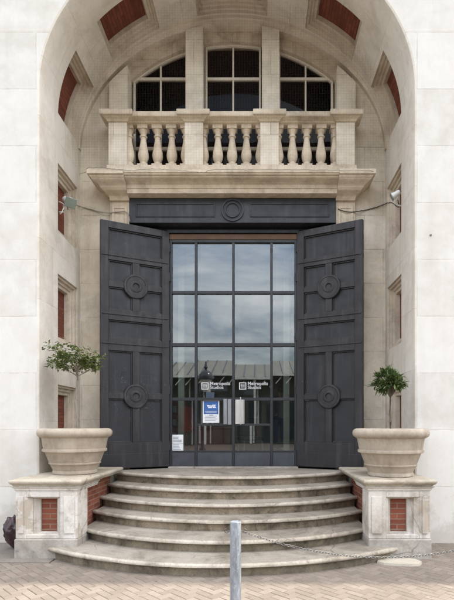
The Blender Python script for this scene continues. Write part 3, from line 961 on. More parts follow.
# ------------------------------------------------------------------ STEPS
ST = empty('entrance_steps', (0,0,0))
tag(ST, 'flight of six worn curved stone steps rising to the doorway', 'steps')
zt = [.87, .725, .58, .435, .29, .145]
yc = [.37, .03, -.30, -.62, -1.06, -1.475]             # nosing on the axis
RR = [2.75, 2.75, 2.75, 2.75, 2.75, 3.45]
HW = [1.862]*5 + [2.10]
def step(i):
    bm = bmesh.new()
    r, y0, z1, hw = RR[i], yc[i], zt[i], HW[i]
    zb = (zt[i+1] if i < 5 else 0) - .012
    n = 96
    prof = [(-.058,zb),(-.052,z1-.062),(-.032,z1-.056),(-.010,z1-.049),(-.001,z1-.037),(-.001,z1-.022),(-.011,z1-.008),(-.032,z1-.002),(-.085,z1)]
    rows = []
    a0 = math.asin(hw/r)
    for k in range(n+1):
        a = -a0 + 2*a0*k/n
        row = []
        for j, (o_, z) in enumerate(prof):
            rr = r+o_
            x = rr*math.sin(a); y = y0 + r - rr*math.cos(a)
            wob = .006*mnoise.noise((x*3.1, i*7.3, 0)) + .004*mnoise.noise((x*13, i*3.3, 4))
            chip = max(0, mnoise.noise((x*5.5, i*9.1, 2))-.42)*.09
            if 2 <= j <= 7:
                y += wob + chip*(1 if j > 2 else .4)
                if j >= 4: z = z - chip*.35 + .004*mnoise.noise((x*1.2, i*2.2, 9)) - .007*math.exp(-(x/.9)**2)
            if j == 8: z = z + .003*mnoise.noise((x*1.2, i*2.2, 9)) - .007*math.exp(-(x/.9)**2)
            if j in (0,1): y += .5*wob + .004*mnoise.noise((x*9, z*20, i))
            x = max(-hw, min(hw, x))
            row.append(bm.verts.new((x, y, z)))
        rows.append(row)
    m = len(prof)
    for k in range(n):
        for j in range(m-1):
            f = bm.faces.new((rows[k][j], rows[k+1][j], rows[k+1][j+1], rows[k][j+1]))
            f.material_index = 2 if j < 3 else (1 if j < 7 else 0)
    # tread, back to beyond the step above
    yback = {0: 1.60}.get(i, yc[i-1] + .15 if i else 1.6)
    prev = [rows[k][m-1] for k in range(n+1)]
    for q in (.33, .66, 1.0):
        cur = []
        for k in range(n+1):
            s_ = rows[k][m-1].co
            yb_ = max(yback + (s_.y - y0)*(1 if i else 0), s_.y+.02)
            if i == 5: yb_ = max(s_.y+.01, min(yb_, 9))
            cur.append(bm.verts.new((s_.x, s_.y+(yb_-s_.y)*q, z1 + .003*mnoise.noise((s_.x*1.5, q*3+i, 0)))))
        for k in range(n):
            f = bm.faces.new((prev[k], prev[k+1], cur[k+1], cur[k])); f.material_index = 0
        prev = cur
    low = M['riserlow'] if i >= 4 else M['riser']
    return finish('step', bm, [M['tread'], M['nosing'], low], ST, smooth=40, recalc=True)
for i in range(6): step(i)
# joints: the landing paving runs on to the side walls
for sgn in (-1, 1):
    bm = bmesh.new()
    a, b = sorted((sgn*1.864, sgn*2.53)); add_box(bm, a, b, .905, 1.49, .4, .868)
    finish('landing_slab', bm, M['tread'], ST)

# ------------------------------------------------------------------ PEDESTALS flanking the steps
def pedestal(sgn):
    p = empty('pedestal', (sgn*2.13, -.75, 0))
    def X2(a, b): return sorted((sgn*a - sgn*2.13, sgn*b - sgn*2.13))
    oy = .75
    def bx(bm, a, b, y0, y1, z0, z1):
        q = X2(a, b); add_box(bm, q[0], q[1], y0+oy, y1+oy, z0, z1)
    xi, xo = 1.745, 2.485
    yf, yk = -.75, .90
    # plinth course
    bm = bmesh.new(); bx(bm, xi-.004, xo+.010, yf-.02, -.035, -.015, .235)
    finish('plinth_base', bm, M['plinth'], p, bevel=.012)
    # body: stone core round the recess
    ro, ri = (2.36, 1.955)
    bm = bmesh.new()
    bx(bm, xi, ri, yf, -.40, .236, .80); bx(bm, ro, xo, yf, -.40, .236, .80)
    bx(bm, ri, ro, yf+.002, -.40, .735, .799); bx(bm, ri, ro, yf+.004, -.40, .2365, .275)
    bx(bm, xi+.11, xo, -.3995, -.032, .02, .80)
    finish('pier', bm, M['pier'], p, bevel=.007)
    # splayed jambs of the recess
    bm = bmesh.new()
    yr = yf+.15
    def pt(x, y, z): return bm.verts.new((sgn*x - sgn*2.13, y+oy, z))
    bo, bi = 2.235, 2.035
    zt0, zt1, zb0, zb1 = .735, .70, .275, .30
    F = [(ro,zb0),(ri,zb0),(ri,zt0),(ro,zt0)]; G = [(bo,zb1),(bi,zb1),(bi,zt1),(bo,zt1)]
    Mi = [((a[0]+b[0])/2, (a[1]+b[1])/2) for a, b in zip(F, G)]
    for k in range(4):
        k2 = (k+1)%4
        stages = [(F, yf+.003), (Mi, yf+.045), (Mi, yf+.075), (G, yf+.115), (G, yr)]
        for (A, ya), (C, yc_) in zip(stages[:-1], stages[1:]):
            bm.faces.new((pt(A[k][0],ya,A[k][1]), pt(A[k2][0],ya,A[k2][1]), pt(C[k2][0],yc_,C[k2][1]), pt(C[k][0],yc_,C[k][1])))
    finish('recess_moulding', bm, M['pier'], p)
    bm = bmesh.new(); bx(bm, bi-.03, bo+.03, yr-.003, yr+.05, .28, .72)
    finish('brick_panel', bm, M['brick'], p)
    # raised field on each pier
    for q in ((xi+.035, ri-.05), (ro+.025, xo-.03)):
        bm = bmesh.new(); bx(bm, q[0], q[1], yf-.014, yf-.0005, .30, .745)
        finish('pier_panel', bm, M['pier'], p, bevel=.006)
    # bed mould under the cap
    bm = bmesh.new()
    q = X2(xi, xo)
    L = [(q[0], q[1], yf+oy, -.03+oy, .801)]
    for o_, z in ((.0,.815),(.012,.822),(.014,.842),(.035,.858),(.038,.866)): L.append((q[0]-o_, q[1]+o_, yf-o_+oy, -.03+oy, z))
    add_loft(bm, L); finish('bed_mould', bm, M['pier'], p, smooth=30)
    # brick flank wall running back beside the steps
    bm = bmesh.new(); bx(bm, 1.857, 2.482, -.031, yk, -.01, .862)
    bx(bm, 1.853, 2.0, -.42, -.0305, -.01, .80)
    finish('brick_wall', bm, M['brick'], p)
    # coping
    bm = bmesh.new()
    prof = [(.0,.868),(.02,.870),(.028,.884),(.045,.895),(.058,.912),(.06,.930),(.05,.943),(.03,.948)]
    L = []
    for o_, z in prof:
        q = X2(xi-.012-o_*1.0, xo-.002+o_)
        L.append((q[0], q[1], yf-.005-o_+oy, -.004+oy, z))
    add_loft(bm, L)
    L = []
    for o_, z in prof:
        q = X2(xi-.012-o_*1.0, 2.48+o_*.9)
        L.append((q[0], q[1], -.004+oy, yk+.06+oy, z))
    add_loft(bm, L)
    o = finish('cap', bm, M['cap'], p, smooth=30)
    sb = o.modifiers.new('sub', 'SUBSURF'); sb.subdivision_type = 'SIMPLE'; sb.levels = sb.render_levels = 4
    tx = bpy.data.textures.new('wear', 'CLOUDS'); tx.noise_scale = .12
    dm = o.modifiers.new('disp', 'DISPLACE'); dm.texture = tx; dm.strength = .012; dm.mid_level = .5; dm.texture_coords = 'GLOBAL'
    return p
pl = pedestal(-1); tag(pl, 'stone and brick pedestal left of the steps with peeling white paint', 'pedestal', 'pedestals flanking the steps')
pr = pedestal(1); tag(pr, 'stone and brick pedestal right of the steps beside the cement patch', 'pedestal', 'pedestals flanking the steps')
# thin wall foot returns behind the pedestals keep the porch closed
bm = bmesh.new()

# ------------------------------------------------------------------ PLANTERS
def planter(loc, label):
    p = empty('planter', loc)
    tag(p, label, 'planter', 'stone planters beside the doorway')
    bm = bmesh.new()
    prof = [(.265,.0),(.285,.006),(.288,.03),(.280,.05),(.302,.10),(.320,.128),(.331,.135),(.334,.146),(.326,.155),(.334,.17),(.378,.285),(.392,.295),
            (.412,.300),(.416,.318),(.412,.334),(.398,.340),(.402,.36),(.418,.455),(.425,.48),(.445,.492),(.468,.505),(.482,.530),(.484,.555),(.474,.582),(.455,.600),(.43,.606),
            (.405,.604),(.395,.590),(.385,.54)]
    add_lathe(bm, prof, 64, capt=False)
    for v in bm.verts:
        n_ = mnoise.noise((v.co.x*6+loc[0], v.co.y*6, v.co.z*6))
        d = Vector((v.co.x, v.co.y, 0)).normalized(); v.co += d*n_*.0035
    finish('pot', bm, M['pot'], p, smooth=40)
    bm = bmesh.new()
    seg = 28; rs = (.0,.15,.29,.392)
    c = bm.verts.new((0,0,.57)); prev = None
    for r_ in rs[1:]:
        ring = [bm.verts.new((r_*math.cos(2*PI*k/seg), r_*math.sin(2*PI*k/seg), .565+rnd.uniform(-.008,.008)-.02*(r_/.39)**2)) for k in range(seg)]
        for k in range(seg):
            if prev is None: bm.faces.new((c, ring[k], ring[(k+1)%seg]))
            else: bm.faces.new((prev[k], ring[k], ring[(k+1)%seg], prev[(k+1)%seg]))
        prev = ring
    finish('soil', bm, M['soil'], p, smooth=60)
    return p
PLX, PLY, PRX, PRY = -2.055, 0.0, 2.13, -.30
PZ = .9495
planter((PLX, PLY, PZ), 'round stone planter on the left pedestal holding the loose spreading tree')
planter((PRX, PRY, PZ), 'round stone planter on the right pedestal holding the small dense ball tree')

# ------------------------------------------------------------------ TREES
def add_leaf(bm, tl, p, d, up, L, W_, tint):
    d = d.normalized(); s_ = d.cross(up)
    if s_.length < 1e-3: s_ = d.cross(Vector((1,0,0)))
    s_.normalize(); nrm = s_.cross(d)
    fold = .25*W_
    a = bm.verts.new(p); m1 = bm.verts.new(p + d*L*.45 + s_*W_*.5 + nrm*fold); m2 = bm.verts.new(p + d*L*.45 - s_*W_*.5 + nrm*fold)
    q1 = bm.verts.new(p + d*L*.8 + s_*W_*.30 - nrm*.04*L + nrm*fold*.5); q2 = bm.verts.new(p + d*L*.8 - s_*W_*.30 - nrm*.04*L + nrm*fold*.5)
    c = bm.verts.new(p + d*L*.5); e_ = bm.verts.new(p + d*L - nrm*.10*L)
    for f in ((a, c, m1), (a, m2, c), (c, e_, q1, m1), (c, m2, q2, e_)):
        fc = bm.faces.new(f); fc[tl] = tint
def tree_loose(base):
    t = empty('potted_tree', base)
    tag(t, 'small tree with a flat, loose, see-through crown in the left planter', 'tree', 'trees in the planters')
    g = random.Random(21)
    bm = bmesh.new()
    top = Vector((-.01, 0, .86))
    stem = [(.008*math.sin(k*.9), .008*math.cos(k*.7)-.008, -.03 if k == 0 else k*.086) for k in range(11)]
    stem[-1] = tuple(top)
    add_tube(bm, stem, [.019-.0007*k for k in range(11)], 8)
    tips = []
    nb = 11
    for k in range(nb):
        az = 2*PI*k/nb + g.uniform(-.25,.25)
        ln = g.uniform(.17,.29); rise = g.choice((g.uniform(.03,.16), g.uniform(.15,.42)))
        p0 = Vector(stem[-1]) - Vector((0,0,g.uniform(0,.13)))
        pts = [p0]
        for q in (.3,.6,1):
            pts.append(p0 + Vector((math.cos(az)*ln*q*.92-.02*q, math.sin(az)*ln*q*1.0, rise*(q**.75))) + Vector([g.uniform(-.02,.02) for _ in range(3)]))
        add_tube(bm, pts, [.008,.006,.0045,.0025], 5)
        tips.append((pts[-1], az))
        for s_ in range(4):
            b0_ = pts[1+s_%3]; a2 = az + g.uniform(-1.0,1.0); l2 = g.uniform(.08,.17)
            e_ = b0_ + Vector((math.cos(a2)*l2, math.sin(a2)*l2, g.uniform(-.01,.12)))
            add_tube(bm, [b0_, (b0_+e_)/2+Vector((0,0,.012)), e_], [.004,.003,.0018], 4)
            tips.append((e_, a2))
    finish('trunk', bm, M['barkpale'], t, smooth=50)
    bm = bmesh.new(); tl = bm.faces.layers.float.new('tint')
    for tip, az in tips:
        dens = g.choice((8, 18, 32, 50))
        for _ in range(dens):
            p = tip + Vector((g.gauss(0,.034), g.gauss(0,.034), g.gauss(.008,.030)))
            if p.z > 1.29: p.z = 1.29 - g.uniform(0,.05)
            if p.z < .82 or p.x < -.42: continue
            d = Vector((math.cos(az)*.5+g.uniform(-1,1), math.sin(az)*.5+g.uniform(-1,1), g.uniform(-.45,.6)))
            add_leaf(bm, tl, p, d, Vector((g.uniform(-.6,.6),g.uniform(-.6,.6),1)), g.uniform(.042,.070), g.uniform(.022,.036), g.random())
    finish('crown', bm, M['leafloose'], t, uv=False, recalc=False)
    return t
tree_loose((PLX+.025, PLY, PZ+.57))
def tree_bay(base):
    t = empty('potted_tree', base)
    tag(t, 'small bay tree clipped to a dense dark ball in the right planter', 'tree', 'trees in the planters')
    g = random.Random(5)
    bm = bmesh.new()
    add_tube(bm, [(0,0,-.03),(.004,0,.12),(-.004,.004,.26),(.002,0,.40),(0,0,.52)], [.015,.0135,.013,.012,.010], 8)
    C = Vector((-.028, 0, .625))
    tips = []
    for k in range(64):
        u = g.uniform(-.75,1); az = g.uniform(0, 2*PI); s_ = math.sqrt(1-u*u)
        rr = g.uniform(.5,1.12)
        p = C + Vector((s_*math.cos(az)*.175, s_*math.sin(az)*.175, u*.135))*rr
        p0 = Vector((0,0,g.uniform(.42,.55)))
        add_tube(bm, [p0, (p0+p)/2+Vector((0,0,-.01)), p], [.005,.004,.002], 4)
        tips.append((p, (p-C+Vector((0,0,.02))).normalized()))
    finish('trunk', bm, M['bark'], t, smooth=50)
    bm = bmesh.new(); tl = bm.faces.layers.float.new('tint')
    for p, d in tips:
        for k in range(g.randint(14,22)):
            dd = d*g.uniform(.4,1.1) + Vector((g.uniform(-1,1),g.uniform(-1,1),g.uniform(-.7,1)))*.85
            q = p + Vector((g.gauss(0,.017),g.gauss(0,.017),g.gauss(0,.015)))
            add_leaf(bm, tl, q, dd, Vector((g.uniform(-.5,.5),g.uniform(-.5,.5),1)), g.uniform(.05,.10), g.uniform(.020,.032), g.random())
    finish('crown', bm, M['leafbay'], t, uv=False, recalc=False)
tree_bay((PRX, PRY, PZ+.57))

# ------------------------------------------------------------------ BOLLARDS AND CHAIN
def bollard(x, label):
    b = empty('bollard', (x, -2.57, 0))
    tag(b, label, 'bollard', 'bollards carrying the chain')
    bm = bmesh.new()
    add_lathe(bm, [(.046,-.02),(.046,.2),(.0462,.4),(.046,.6),(.046,.802),(.0445,.808),(.040,.811),(.036,.811),(.034,.806)], 28)
    finish('post', bm, M['galv'], b, smooth=35)
    for sgn in (-1, 1):
        bm = bmesh.new()
        pts = [(sgn*.044,0,.735)]
        for k in range(10):
            a = PI*1.0 + k*PI*1.45/9
            pts.append((sgn*(.075 + .018*-math.cos(a-PI)*1), 0, .735+.018*math.sin(a)) if 0 else (sgn*(.073+.017*math.cos(PI+k*1.5*PI/9)), 0, .735+.017*math.sin(PI+k*1.5*PI/9)))
        add_tube(bm, pts, .0042, 6)
        finish('hook', bm, M['chain'], b, smooth=50)
    return b
BX0, BX1 = .236, 2.66
bollard(BX0, 'galvanised steel bollard standing on the brick paving in front of the steps')
bollard(BX1, 'galvanised steel bollard at the far right end of the chain')
ch = empty('barrier_chain', ((BX0+BX1)/2, -2.57, 0))
tag(ch, 'sagging steel link chain hung from the bollard across the right of the steps', 'chain')
def link_mesh():
    bm = bmesh.new()
    L, w, r_ = .0155, .0085, .0026
    pts = []
    for k in range(16):
        a = 2*PI*k/16
        pts.append(Vector((math.cos(a)*w + (L-w)*(1 if math.cos(a) > 1e-6 else -1 if math.cos(a) < -1e-6 else 0), math.sin(a)*w, 0)))
    seg = 6; rings = []
    for i, p in enumerate(pts):
        t = (pts[(i+1)%16]-pts[i-1]).normalized(); nn_ = t.cross(Vector((0,0,1)))
        rings.append([bm.verts.new(p + (nn_*math.cos(2*PI*k/seg)+Vector((0,0,1))*math.sin(2*PI*k/seg))*r_) for k in range(seg)])
    for i in range(16):
        for k in range(seg): bm.faces.new((rings[i][k], rings[i][(k+1)%seg], rings[(i+1)%16][(k+1)%seg], rings[(i+1)%16][k]))
    return bm
x0, x1 = BX0+.078, BX1-.078
span = x1-x0
cat = .205
def chz(x):
    q = (x-(x0+x1)/2)/(span/2); return .722 - cat*(1-q*q)
P = [(x0+span*k/800, chz(x0+span*k/800)) for k in range(801)]
tot = sum(math.hypot(P[k+1][0]-P[k][0], P[k+1][1]-P[k][1]) for k in range(800))
nl = int(tot/.0248)
base = None; acc = 0; want = 0; k = 0; cnt = 0
pitch = tot/nl
pos = []
for i in range(800):
    dl_ = math.hypot(P[i+1][0]-P[i][0], P[i+1][1]-P[i][1])
    while want <= acc+dl_ and cnt <= nl:
        f = (want-acc)/dl_
        pos.append((P[i][0]+(P[i+1][0]-P[i][0])*f, P[i][1]+(P[i+1][1]-P[i][1])*f, math.atan2(P[i+1][1]-P[i][1], P[i+1][0]-P[i][0])))
        want += pitch; cnt += 1
    acc += dl_
pos = pos[:99]
for i, (x, z, a) in enumerate(pos):
    if base is None:
        base = finish('link', link_mesh(), M['chain'], ch, smooth=60); o = base
    else:
        o = base.copy(); COL.objects.link(o); o.parent = ch
    o.location = (x-(BX0+BX1)/2, 0, z)
    o.rotation_euler = (Matrix.Rotation(-a, 3, 'Y') @ Matrix.Rotation(R(45 if i % 2 else -45)+rnd.uniform(-.25,.25), 3, 'X')).to_euler()

# ------------------------------------------------------------------ FLOODLIGHTS and cables
def floodlight(loc, rz, tilt, label, flip=1, sc=1.1):
    f = empty('floodlight', loc)
    tag(f, label, 'floodlight', 'small floodlights in the side niches')
    h = Matrix.Rotation(rz, 4, 'Z') @ Matrix.Rotation(tilt, 4, 'X') @ Matrix.Scale(sc, 4)
    bm = bmesh.new()
    L = [(-.03,.03,-.03,.03,0)]
    rings = []
    for r_, y in ((.025,.14),(.048,.13),(.056,.10),(.058,.03),(.066,.0),(.072,-.03),(.072,-.042)):
        rings.append((r_, y))
    add_lathe(bm, rings, 20, axis='y')
    bm.transform(h); finish('housing', bm, M['white'], f, smooth=40)
    bm = bmesh.new(); add_box(bm, -.078,.078,-.062,-.0425,-.066,.066); bm.transform(h)
    finish('front_glass', bm, M['lens'], f, bevel=.006)
    bm = bmesh.new(); add_tube(bm, [h @ Vector((0,.06,-.05)), Vector((-flip*.03,.05,-.10)), Vector((-flip*.10,.05,-.13)), Vector((-flip*.17,.05,-.13))], .011, 8)
    finish('bracket', bm, M['white'], f, smooth=50)
    return f
floodlight((-2.47, .84, 5.01), R(48), R(30), 'white floodlight with grey face in the top niche of the left reveal', 1)
floodlight((2.47, .74, 5.06), R(-105), R(28), 'white floodlight tucked into the top niche of the right reveal', -1, .72)
def cable(name, pts, r_, mat, label, cat='cable', n=14, wob=.006, seed=1):
    g = random.Random(seed)
    P_ = [Vector(p) for p in pts]; out = []
    for i in range(len(P_)-1):
        p0, p1, p2, p3 = P_[max(i-1,0)], P_[i], P_[i+1], P_[min(i+2,len(P_)-1)]
        for k in range(n):
            t = k/n
            out.append(.5*((2*p1)+(-p0+p2)*t+(2*p0-5*p1+4*p2-p3)*t*t+(-p0+3*p1-3*p2+p3)*t**3) + Vector((g.gauss(0,wob*.4),0,g.gauss(0,wob*.4))))
    out.append(P_[-1])
    bm = bmesh.new(); add_tube(bm, out, r_, 6)
    return tag(finish(name, bm, mat, smooth=60), label, cat)
def at(px, py, y):
    d = y-CY
    return (CX+(px-258)*d/480., y, CZ+(425-py)*d/480.)
cable('cable', [(-2.52,.90,4.93), at(70.5,203,1.03), at(76.5,205,1.25), at(82,207,1.465), at(96,211,1.48), at(108,213,1.435), at(118,212,1.425), at(126,212,1.40), at(129,216,1.39), at(130,222,1.39)],
      .0085, M['cable'], 'thin pale cable drooping from the left floodlight to the end of the dark beam', seed=2)
cable('cable', [(-2.60,.78,4.99), at(64,205,.8), at(62,212,.75), at(60,214,.75)], .008, M['wcable'], 'short white cable hanging below the left floodlight', seed=3, wob=.002)
cable('cable', [(2.545,.80,5.02), (2.60,.93,4.97), at(392,203,1.04), at(387.5,203,1.3), at(384,204.5,1.465), at(377,207,1.48), at(366,210,1.485), at(352,212,1.425), at(343,211,1.42), at(338,209,1.42)],
      .0075, M['darkcable'], 'thin dark cable drooping from the right floodlight to the right jamb', seed=4)
cable('wire', [at(79,174,1.47), at(86,172,1.12), (-2.22,YC-.02,5.64), at(120,169.5,YC-.02), at(131,170.5,YC-.02), at(160,169,YC-.02), at(202,172.5,YC-.03), at(212,170,YC-.03), at(262,169.5,YC-.02), at(320,170,YC-.02), at(372,171,YC-.02), (2.27,1.3,5.645)],
      .0038, M['cable'], 'thin wire strung along the front edge of the balcony', 'wire', seed=5, wob=.008)

# bird netting stretched over the balcony recess
bm = bmesh.new()
yn, pit, tw = 1.02, .042, .0004
def rod(p, q, ax):
    p, q = Vector(p), Vector(q); o_ = Vector((tw,0,0)) if ax == 'z' else Vector((0,0,tw)); d_ = Vector((0,tw,0))
    a = [bm.verts.new(p+o_), bm.verts.new(p+d_), bm.verts.new(p-o_), bm.verts.new(p-d_)]
    b = [bm.verts.new(q+o_), bm.verts.new(q+d_), bm.verts.new(q-o_), bm.verts.new(q-d_)]
    for k in range(4): bm.faces.new((a[k], a[(k+1)%4], b[(k+1)%4], b[k]))
k = -59
while k <= 59:
    x = k*pit; rod((x, yn, 5.64), (x, yn, zv(x)-.01), 'z'); k += 1
z = 5.66
while z < 8.34:
    hx = A_-.005 if z <= ZS else A_*math.sqrt(max(0, 1-((z-ZS)/B_)**2))
    hx = min(hx, 2.5)
    rod((-hx, yn+.001, z), (hx, yn+.001, z), 'x'); z += pit
tag(finish('bird_netting', bm, M['darkcable'], uv=False), 'fine see-through bird netting stretched over the balcony and lunettes', 'netting')
# ------------------------------------------------------------------ notices on the glass
po = empty('poster', (-.381, YS-.006, 1.83))
tag(po, 'white bordered blue poster taped inside the left glass door', 'poster', 'papers stuck on the entrance glass')
finish('sheet', BX(-.14,.14,-.001,.001,-.193,.193), M['paper'], po)
finish('blue_field', BX(-.124,.124,-.0026,-.0012,-.045,.178), M['blue'], po)
bm = bmesh.new()
for a, b, z, h in ((-.065,.075,.085,.018),(-.05,.02,.06,.014),(.03,.085,.062,.012),(-.07,-.03,.10,.012),(.02,.08,.108,.008)):
    add_box(bm, a, b, -.0036, -.0027, z, z+h)
for k, (a, b) in enumerate(((-.1,.1),(-.09,.095))): add_box(bm, a, b, -.0036, -.0027, .0-k*.022, .006-k*.022)
finish('white_print', bm, M['paper'], po)
bm = bmesh.new()
for k in range(4): add_box(bm, -.105, .105-.03*(k%2), -.0025, -.0012, -.08-k*.025, -.073-k*.025)
add_box(bm, -.03,.035,-.0025,-.0012,-.068,-.055)
finish('grey_print', bm, M['print'], po)
no = empty('notice', (-.952, YS-.006, 1.293))
tag(no, 'white printed notice low on the leftmost glass pane', 'notice', 'papers stuck on the entrance glass')
finish('sheet', BX(-.098,.098,-.001,.001,-.142,.142), M['paper'], no)
bm = bmesh.new()
g = random.Random(2)
for k in range(9):
    if k == 4: add_box(bm, -.095,.095,-.0025,-.0012,.095-k*.026,.101-k*.026); continue
    add_box(bm, -.075, .075-g.uniform(0,.06), -.0025, -.0012, .095-k*.026, .107-k*.026)
finish('grey_print', bm, M['print'], no)
sk = empty('sticker', (-.395, YS-.006, 2.11))
tag(sk, 'small dark blue sticker just above the blue poster on the left glass door', 'sticker', 'papers stuck on the entrance glass')
finish('sheet', BX(-.07,.07,-.001,.001,-.05,.05), M['sticker'], sk)
bm = bmesh.new()
for q in ((-.07,.07,.044,.05),(-.07,.07,-.05,-.044),(-.07,-.064,-.044,.044),(.064,.07,-.044,.044)): add_box(bm, q[0],q[1],-.0022,-.0011,q[2],q[3])
finish('sticker_rim', bm, M['kick'], sk)

# ------------------------------------------------------------------ inside the lobby
rk = empty('display_rack', (-1.42, 3.0, .903))
tag(rk, 'dark red leaflet rack inside behind the leftmost pane', 'rack')
finish('carcass', BX(-.03,.42,-.02,.30,0,1.25), M['redwood'], rk, bevel=.006)
for k in range(4):
    bm = bmesh.new(); add_box(bm, .0,.39,-.07,-.021,.15+k*.26,.165+k*.26); finish('shelf', bm, M['redwood'], rk)
    bm = bmesh.new()
    for q in range(3): add_box(bm, .03+q*.12,.11+q*.12,-.05,-.04,.166+k*.26,.29+k*.26)
    finish('leaflets', bm, M['print'], rk)
dk = empty('reception_desk', (-.62, 4.2, .903))
tag(dk, 'dark red wooden reception desk inside behind the left glass door', 'desk')
finish('front_panel', BX(-.45,.42,0,.05,.0,.62), M['redwood'], dk, bevel=.006)
finish('side_panel', BX(.36,.42,.051,.6,.0,.62), M['redwood'], dk, bevel=.006)
finish('desktop', BX(-.5,.47,-.05,.65,.621,.66), M['redwood'], dk, bevel=.006)
cs = empty('chair', (.26, 3.4, .903), R(20))
tag(cs, 'black chair with a red edged back inside behind the right glass door', 'chair')
finish('seat', BX(-.22,.22,-.22,.22,.38,.45), M['black'], cs, bevel=.02)
finish('backrest', BX(-.21,.21,.19,.24,.46,.85), M['black'], cs, bevel=.02)
finish('back_trim', BX(.211,.235,.185,.245,.46,.85), M['redwood'], cs, bevel=.004)
for sx in (-.19,.19):
    for sy in (-.19,.19):
        bm = bmesh.new(); add_tube(bm, [(sx*1.1,sy*1.1,0),(sx,sy,.38)], .014, 8); finish('leg', bm, M['darksteel'], cs, smooth=40)

# ------------------------------------------------------------------ bag and cement patch
bm = bmesh.new()
bmesh.ops.create_icosphere(bm, subdivisions=4, radius=1)
for v in bm.verts:
    p = v.co.copy()
    z = (p.z+1)/2
    wdt = .075 + .055*z + .02*math.sin(z*PI)
    n_ = mnoise.noise(p*2.3)*.16 + mnoise.noise(p*6)*.10 + abs(mnoise.noise(p*11))*.10
    hr = math.hypot(p.x, p.y); s_ = wdt*(1+n_)
    v.co = Vector((p.x*s_*1.05 - .035*z, p.y*s_*.85, z**1.0*.41*(1+.18*mnoise.noise(p*3))))
    if v.co.z < .004: v.co.z = .004
bag = finish('plastic_bag', bm, M['bag'], smooth=120)
bag.location = (-2.685, -.34, .006)
tag(bag, 'crumpled black and maroon plastic bag slumped beside the left pedestal', 'bag')
bm = bmesh.new()
ring = []
g = random.Random(9)
pts = [(-.27,-.05),(-.20,-.12),(-.05,-.15),(.1,-.17),(.2,-.15),(.26,-.06),(.22,.04),(.17,.10),(.02,.07),(-.08,.10),(-.16,.05),(-.24,.02)]
lo = [bm.verts.new((x,y,-.02)) for x,y in pts]; hi = [bm.verts.new((x*.96,y*.95,.022+g.uniform(-.004,.004))) for x,y in pts]
for k in range(len(pts)): bm.faces.new((lo[k], lo[(k+1)%len(pts)], hi[(k+1)%len(pts)], hi[k]))
bm.faces.new(hi)
sl = finish('cement_patch', bm, M['slab']); sl.location = (2.06, -.90, 0.004)
tag(sl, 'flat pale cement slab on the paving at the right end of the bottom step', 'slab')

# ------------------------------------------------------------------ across the street (seen mirrored in the glass)
CB = empty('canopy_building', (0,-30,0))
tag(CB, 'long low building with a ribbed glazed canopy across the street, mirrored in the glass', 'building')
M['opwall'] = stone('dull_brick_wall', (.15,.15,.125), (.12,.12,.10), (.05,.05,.04), joint=(.45,.15,.01), stain=.6, streak=.5)
M['oproof'] = paint('canopy_sheet', (.235,.22,.175), .6, 0, (.12,.11,.09), .4, .35, .1, .6)
M['oprib'] = paint('canopy_rib_paint', (.72,.70,.62), .5)
M['opdark'] = paint('canopy_dark_window', (.03,.035,.04), .15)
finish('wall', BX(-40,40,-9,-2.2,0,6.3), M['opwall'], CB)
bm = bmesh.new()
bm.faces.new([bm.verts.new(c) for c in ((-40,0,5.75),(40,0,5.75),(40,-5.5,7.55),(-40,-5.5,7.55))])
bm.faces.new([bm.verts.new(c) for c in ((-40,0,5.70),(40,0,5.70),(40,-5.5,7.50),(-40,-5.5,7.50))])
finish('canopy', bm, M['oproof'], CB)
bm = bmesh.new()
ml = Matrix.Translation((0,0,5.76)) @ Matrix.Rotation(-math.atan2(1.8,5.5), 4, 'X')
for k in range(-44, 45):
    add_box(bm, k*.9-.035, k*.9+.035, -5.78, 0, .0, .05, M=ml)
finish('canopy_ribs', bm, M['opdark'], CB)
finish('fascia', BX(-40,40,.01,.12,5.58,5.76), M['oprib'], CB)
M['opglass'] = paint('clerestory_glass', (.30,.36,.42), .25)
g = random.Random(12)
x = -18.
while x < 18:
    w_ = g.uniform(.7,1.9)
    if g.random() < .6: finish('clerestory', BX(x, x+w_, -2.19, -2.13, 4.45, 5.05+g.uniform(-.1,.2)), M['opglass'], CB)
    x += w_+g.uniform(.08,.5)
x = -18.
while x < 18:
    w_ = g.uniform(.06,.16); zz = g.choice((5.4,5.4,4.3,3.2))
    finish('pier', BX(x, x+w_, -2.05, -1.95, 0, zz), M[g.choice(('oprib','oproof','opdark'))], CB)
    x += g.uniform(.5,1.6)
x = -17.
while x < 17:
    w_ = g.uniform(.5,1.4)
    if g.random() < .7: finish('panel', BX(x, x+w_, -2.12, -2.08, g.uniform(.1,1.4), g.uniform(1.9,3.6)), M[g.choice(('redwood','opdark','opdark','oproof'))], CB)
    x += w_+g.uniform(.1,.9)
bm = bmesh.new()
for k in range(-10, 11): add_box(bm, k*3.8-.09, k*3.8+.09, -.3, -.1, 0, 5.6)
finish('post', bm, M['oprib'], CB)
bm = bmesh.new()
for k in range(-20, 21): add_box(bm, k*1.9-.6, k*1.9+.5, -2.2, -2.15, 1.6, 4.2)
finish('window', bm, M['opdark'], CB)
for k in range(-24, 25):
    bm = bmesh.new()
    add_tube(bm, [(k*.85,-.1,5.50),(k*.85-.45,-.1,4.95)], .045, 6)
    finish('bracket', bm, M['oprib'], CB, smooth=40)
lp = empty('street_lamp', (-2.03, -12, 0))
tag(lp, 'old style street lamp with a domed lantern across the street, mirrored in the glass', 'street lamp')
bm = bmesh.new(); add_lathe(bm, [(.16,0),(.15,.5),(.09,.6),(.07,1.0),(.055,2.9),(.09,2.95),(.09,3.0),(.05,3.05)], 16); finish('pole', bm, M['opdark'], lp, smooth=40)
bm = bmesh.new(); add_lathe(bm, [(.12,3.05),(.20,3.25),(.27,3.55),(.28,3.60)], 16); finish('lantern', bm, M['oprib'], lp, smooth=40)
